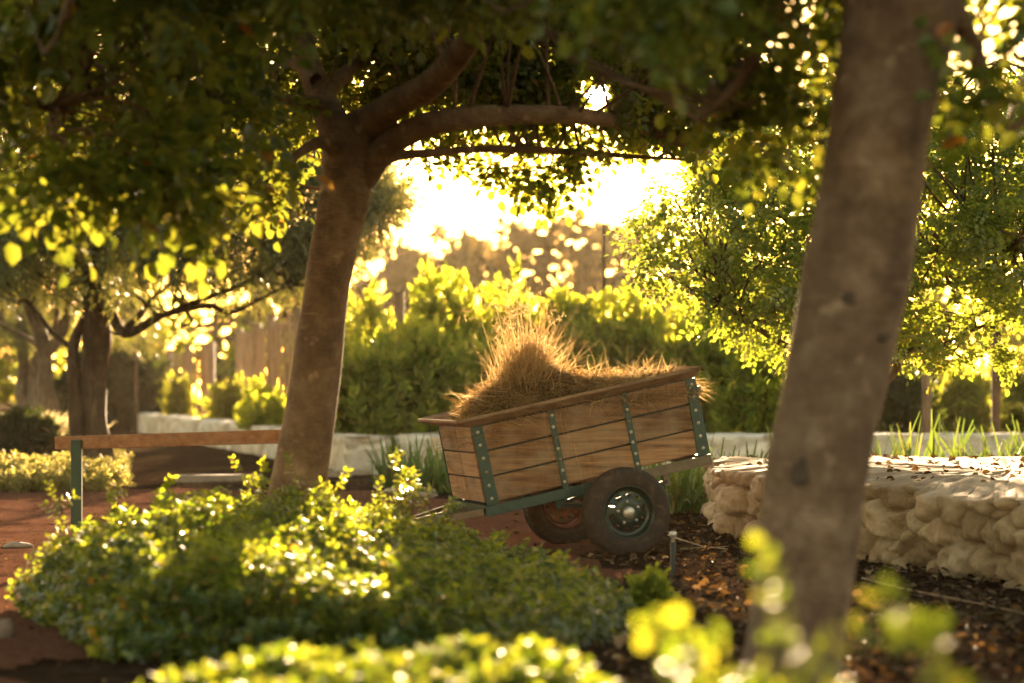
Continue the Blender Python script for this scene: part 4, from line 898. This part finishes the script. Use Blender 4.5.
# nearest shrub along the bottom edge
NP = np.array([(-1.35, 7.2), (-.9, 6.4), (.2, 6.1), (.5, 6.4), (.56, 7.1), (.25, 7.6), (-.3, 7.8), (-1.0, 7.8)])
root = tag(empty('front_shrub', (0, 6.9, 0)), 'bright blurred low shrub along the bottom edge, nearest the viewer', 'shrub')
n = 5200; x = r.uniform(-1.4, .6, n*2); y = r.uniform(6.1, 7.9, n*2); e = edge_dist(x, y, NP); k = e > 0; x, y, e = x[k][:n], y[k][:n], e[k][:n]
p3 = np.stack([x, y, x*0], -1); h = np.interp(x, [-1.3, -.8, -.3, .1, .5], [.2, .26, .28, .27, .2])*np.sqrt(np.clip(e/.35, 0, 1))*(1+.18*vnoise(p3, 2.6, 75)+.1*vnoise(p3, 7, 76))
z = np.maximum(h*(1-.85*r.uniform(0, 1, len(x))**1.6), .02); pos = np.stack([x, y, z], 1)
quads('foliage', *scatter(TS, pos, np.stack([r.normal(0, .55, len(x)), r.normal(-.1, .55, len(x)), r.uniform(.2, 1.1, len(x))], 1), r.uniform(.8, 1.25, len(x)), 13), M['front'], root)
q = QB()
for k in range(0, 300): q.add(tube([(x[k], y[k], 0), (x[k]+r.normal(0, .03), y[k], z[k]*.5+.01), pos[k]], [.006, .005, .003], 4, 2))
q.build('stems', M['bark_limb'], root, True)
def sprig(label, shoots, D, seed, sc=1.3):
    r = np.random.default_rng(seed); b = P(shoots[0][0], 386, D); b[2] = 0; root = tag(empty('leafy_sprig', tuple(b)), label, 'plant'); q = QB(); lv = []; dd = []
    for (x0, x1, y1, n) in shoots:
        t = P(x1, y1, D+r.normal(0, .08)); f = np.array([P(x0, 386, D)[0], D, 0]); mid = f+(t-f)*.55+np.array([0, 0, .06]); q.add(tube([f, mid, t], [.006, .005, .003], 5, 5))
        c = spline([f, mid, t], 12)
        for u in np.linspace(.72, 1, max(2, n//2)): lv.append(c[int(u*(len(c)-1))]+r.normal(0, .012, 3)); dd.append(r.normal(0, .5, 3)+np.array([(x1-x0)*.004, 0, .7]))
    q.build('stems', M['bark_limb'], root, True); lv = np.array(lv)
    quads('leaves', *scatter(TS, lv, np.array(dd), sc*r.uniform(.85, 1.15, len(lv)), seed), M['front'], root)
sprig('blurred leafy sprig with round bright leaves in front of the near trunk', [(735, 650, 640, 4), (735, 690, 646, 4), (745, 728, 650, 4), (750, 770, 604, 4), (752, 790, 632, 3)], 4.5, 501, 1.05)
sprig('blurred leafy sprig standing alone at the bottom right', [(925, 918, 650, 4), (925, 940, 632, 5), (925, 930, 668, 4)], 4.4, 502, 1.1)
sprig('small blurred sprig at the bottom edge, below the near trunk', [(820, 812, 676, 3), (822, 836, 682, 3)], 4.7, 503)
shrub('small_plant', 'small green seedling plant alone in the mulch below the wheel', 651, 572, 12.1, 34, 0, .09, 330, [(v*.16, f) for v, f in TB], 'bush', 505, 'plant', None, .5, 1.)

# ------------------------------------------------------------------ litter
r = np.random.default_rng(600); n = 5200; x = r.uniform(-1., 5.2, n); y = 8.6+16*r.uniform(0, 1, n)**1.5; k = ~pathmask(x, y) | (r.uniform(0, 1, n) < .12); x, y = x[k], y[k]
pos = np.stack([x, y, gz(x, y)+r.uniform(.006, .03, len(x))], 1); d = r.normal(0, 1, (len(x), 3)); d[:, 2] *= .28
tag(quads('leaf_litter', *scatter(TL, pos, d, r.uniform(.03, .085, len(x)), 21), M['litter']), 'dry fallen leaves and bark chips on the soil', 'leaf litter', kind='stuff')
n = 260; x = r.uniform(1.6, 4.6, n); y = r.uniform(15.5, 21.8, n); k = (y > np.interp(x, [gA[0], gB[0]], [gA[1], gB[1]])+.5) & (x > 1.9); x, y = x[k], y[k]
tag(quads('wall_top_litter', *scatter(TL, np.stack([x, y, np.full(len(x), .545)], 1), np.stack([r.normal(0, 1, len(x)), r.normal(0, 1, len(x)), r.normal(0, .15, len(x))], 1), r.uniform(.03, .08, len(x)), 24), M['litter']), 'dry leaves lying on top of the stone wall', 'leaf litter', kind='stuff')
n = 9000; x = r.uniform(-1., 5.2, n); y = 8.6+15*r.uniform(0, 1, n)**1.4; k = ~pathmask(x, y); x, y = x[k], y[k]; pos = np.stack([x, y, gz(x, y)+r.uniform(.004, .03, len(x))], 1); d = r.normal(0, 1, (len(x), 3)); d[:, 2] *= .35
tag(quads('mulch_chips', *scatter([leaflet(1., .35, .4, .0)], pos, d, r.uniform(.03, .08, len(x)), 22), M['bark_limb']), 'dark mulch chips', 'mulch', kind='stuff')
n = 2600; x = r.uniform(-6.5, -1, n); y = r.uniform(9, 30, n); pos = np.stack([x, y, gz(x, y)+.012], 1); d = r.normal(0, 1, (n, 3)); d[:, 2] *= .2
tag(quads('path_pebbles', *scatter(TL, pos, d, r.uniform(.012, .035, n), 23), M['litter']), 'loose pebbles and scraps on the gravel path', 'pebbles', kind='stuff')

# ------------------------------------------------------------------ sun disc beyond the haze, and the haze itself
m, nt, pr = newmat('sun_glow'); nt.nodes.remove(pr); em = node(nt, 'ShaderNodeEmission', {0: (1, .80, .5, 1), 1: 120.}); tb = node(nt, 'ShaderNodeBsdfTransparent')
ad = node(nt, 'ShaderNodeAddShader', {0: em.outputs[0], 1: tb.outputs[0]}); nt.links.new(ad.outputs[0], nt.nodes['Material Output'].inputs[0]); m.cycles.emission_sampling = 'NONE'
mb = MB(); mb.lathe([(max(.001, 9*sin(t)), -9*cos(t)) for t in np.linspace(0, pi, 17)], 24); o = mb.build('sun', m, None, True); o.location = tuple(np.array([0, 0, CH])+SUN_DIR*2000); tag(o, 'low evening sun', kind='structure')
m, nt, pr = newmat('warm_haze'); nt.nodes.remove(pr); vp = node(nt, 'ShaderNodeVolumePrincipled', {'Color': (1, .84, .58, 1), 'Density': .00008, 'Anisotropy': .55})
nt.links.new(vp.outputs[0], nt.nodes['Material Output'].inputs['Volume'])
tag(MB().box(-150, 150, -20, 255, -1.2, 24).build('haze', m), 'warm evening haze', kind='stuff')
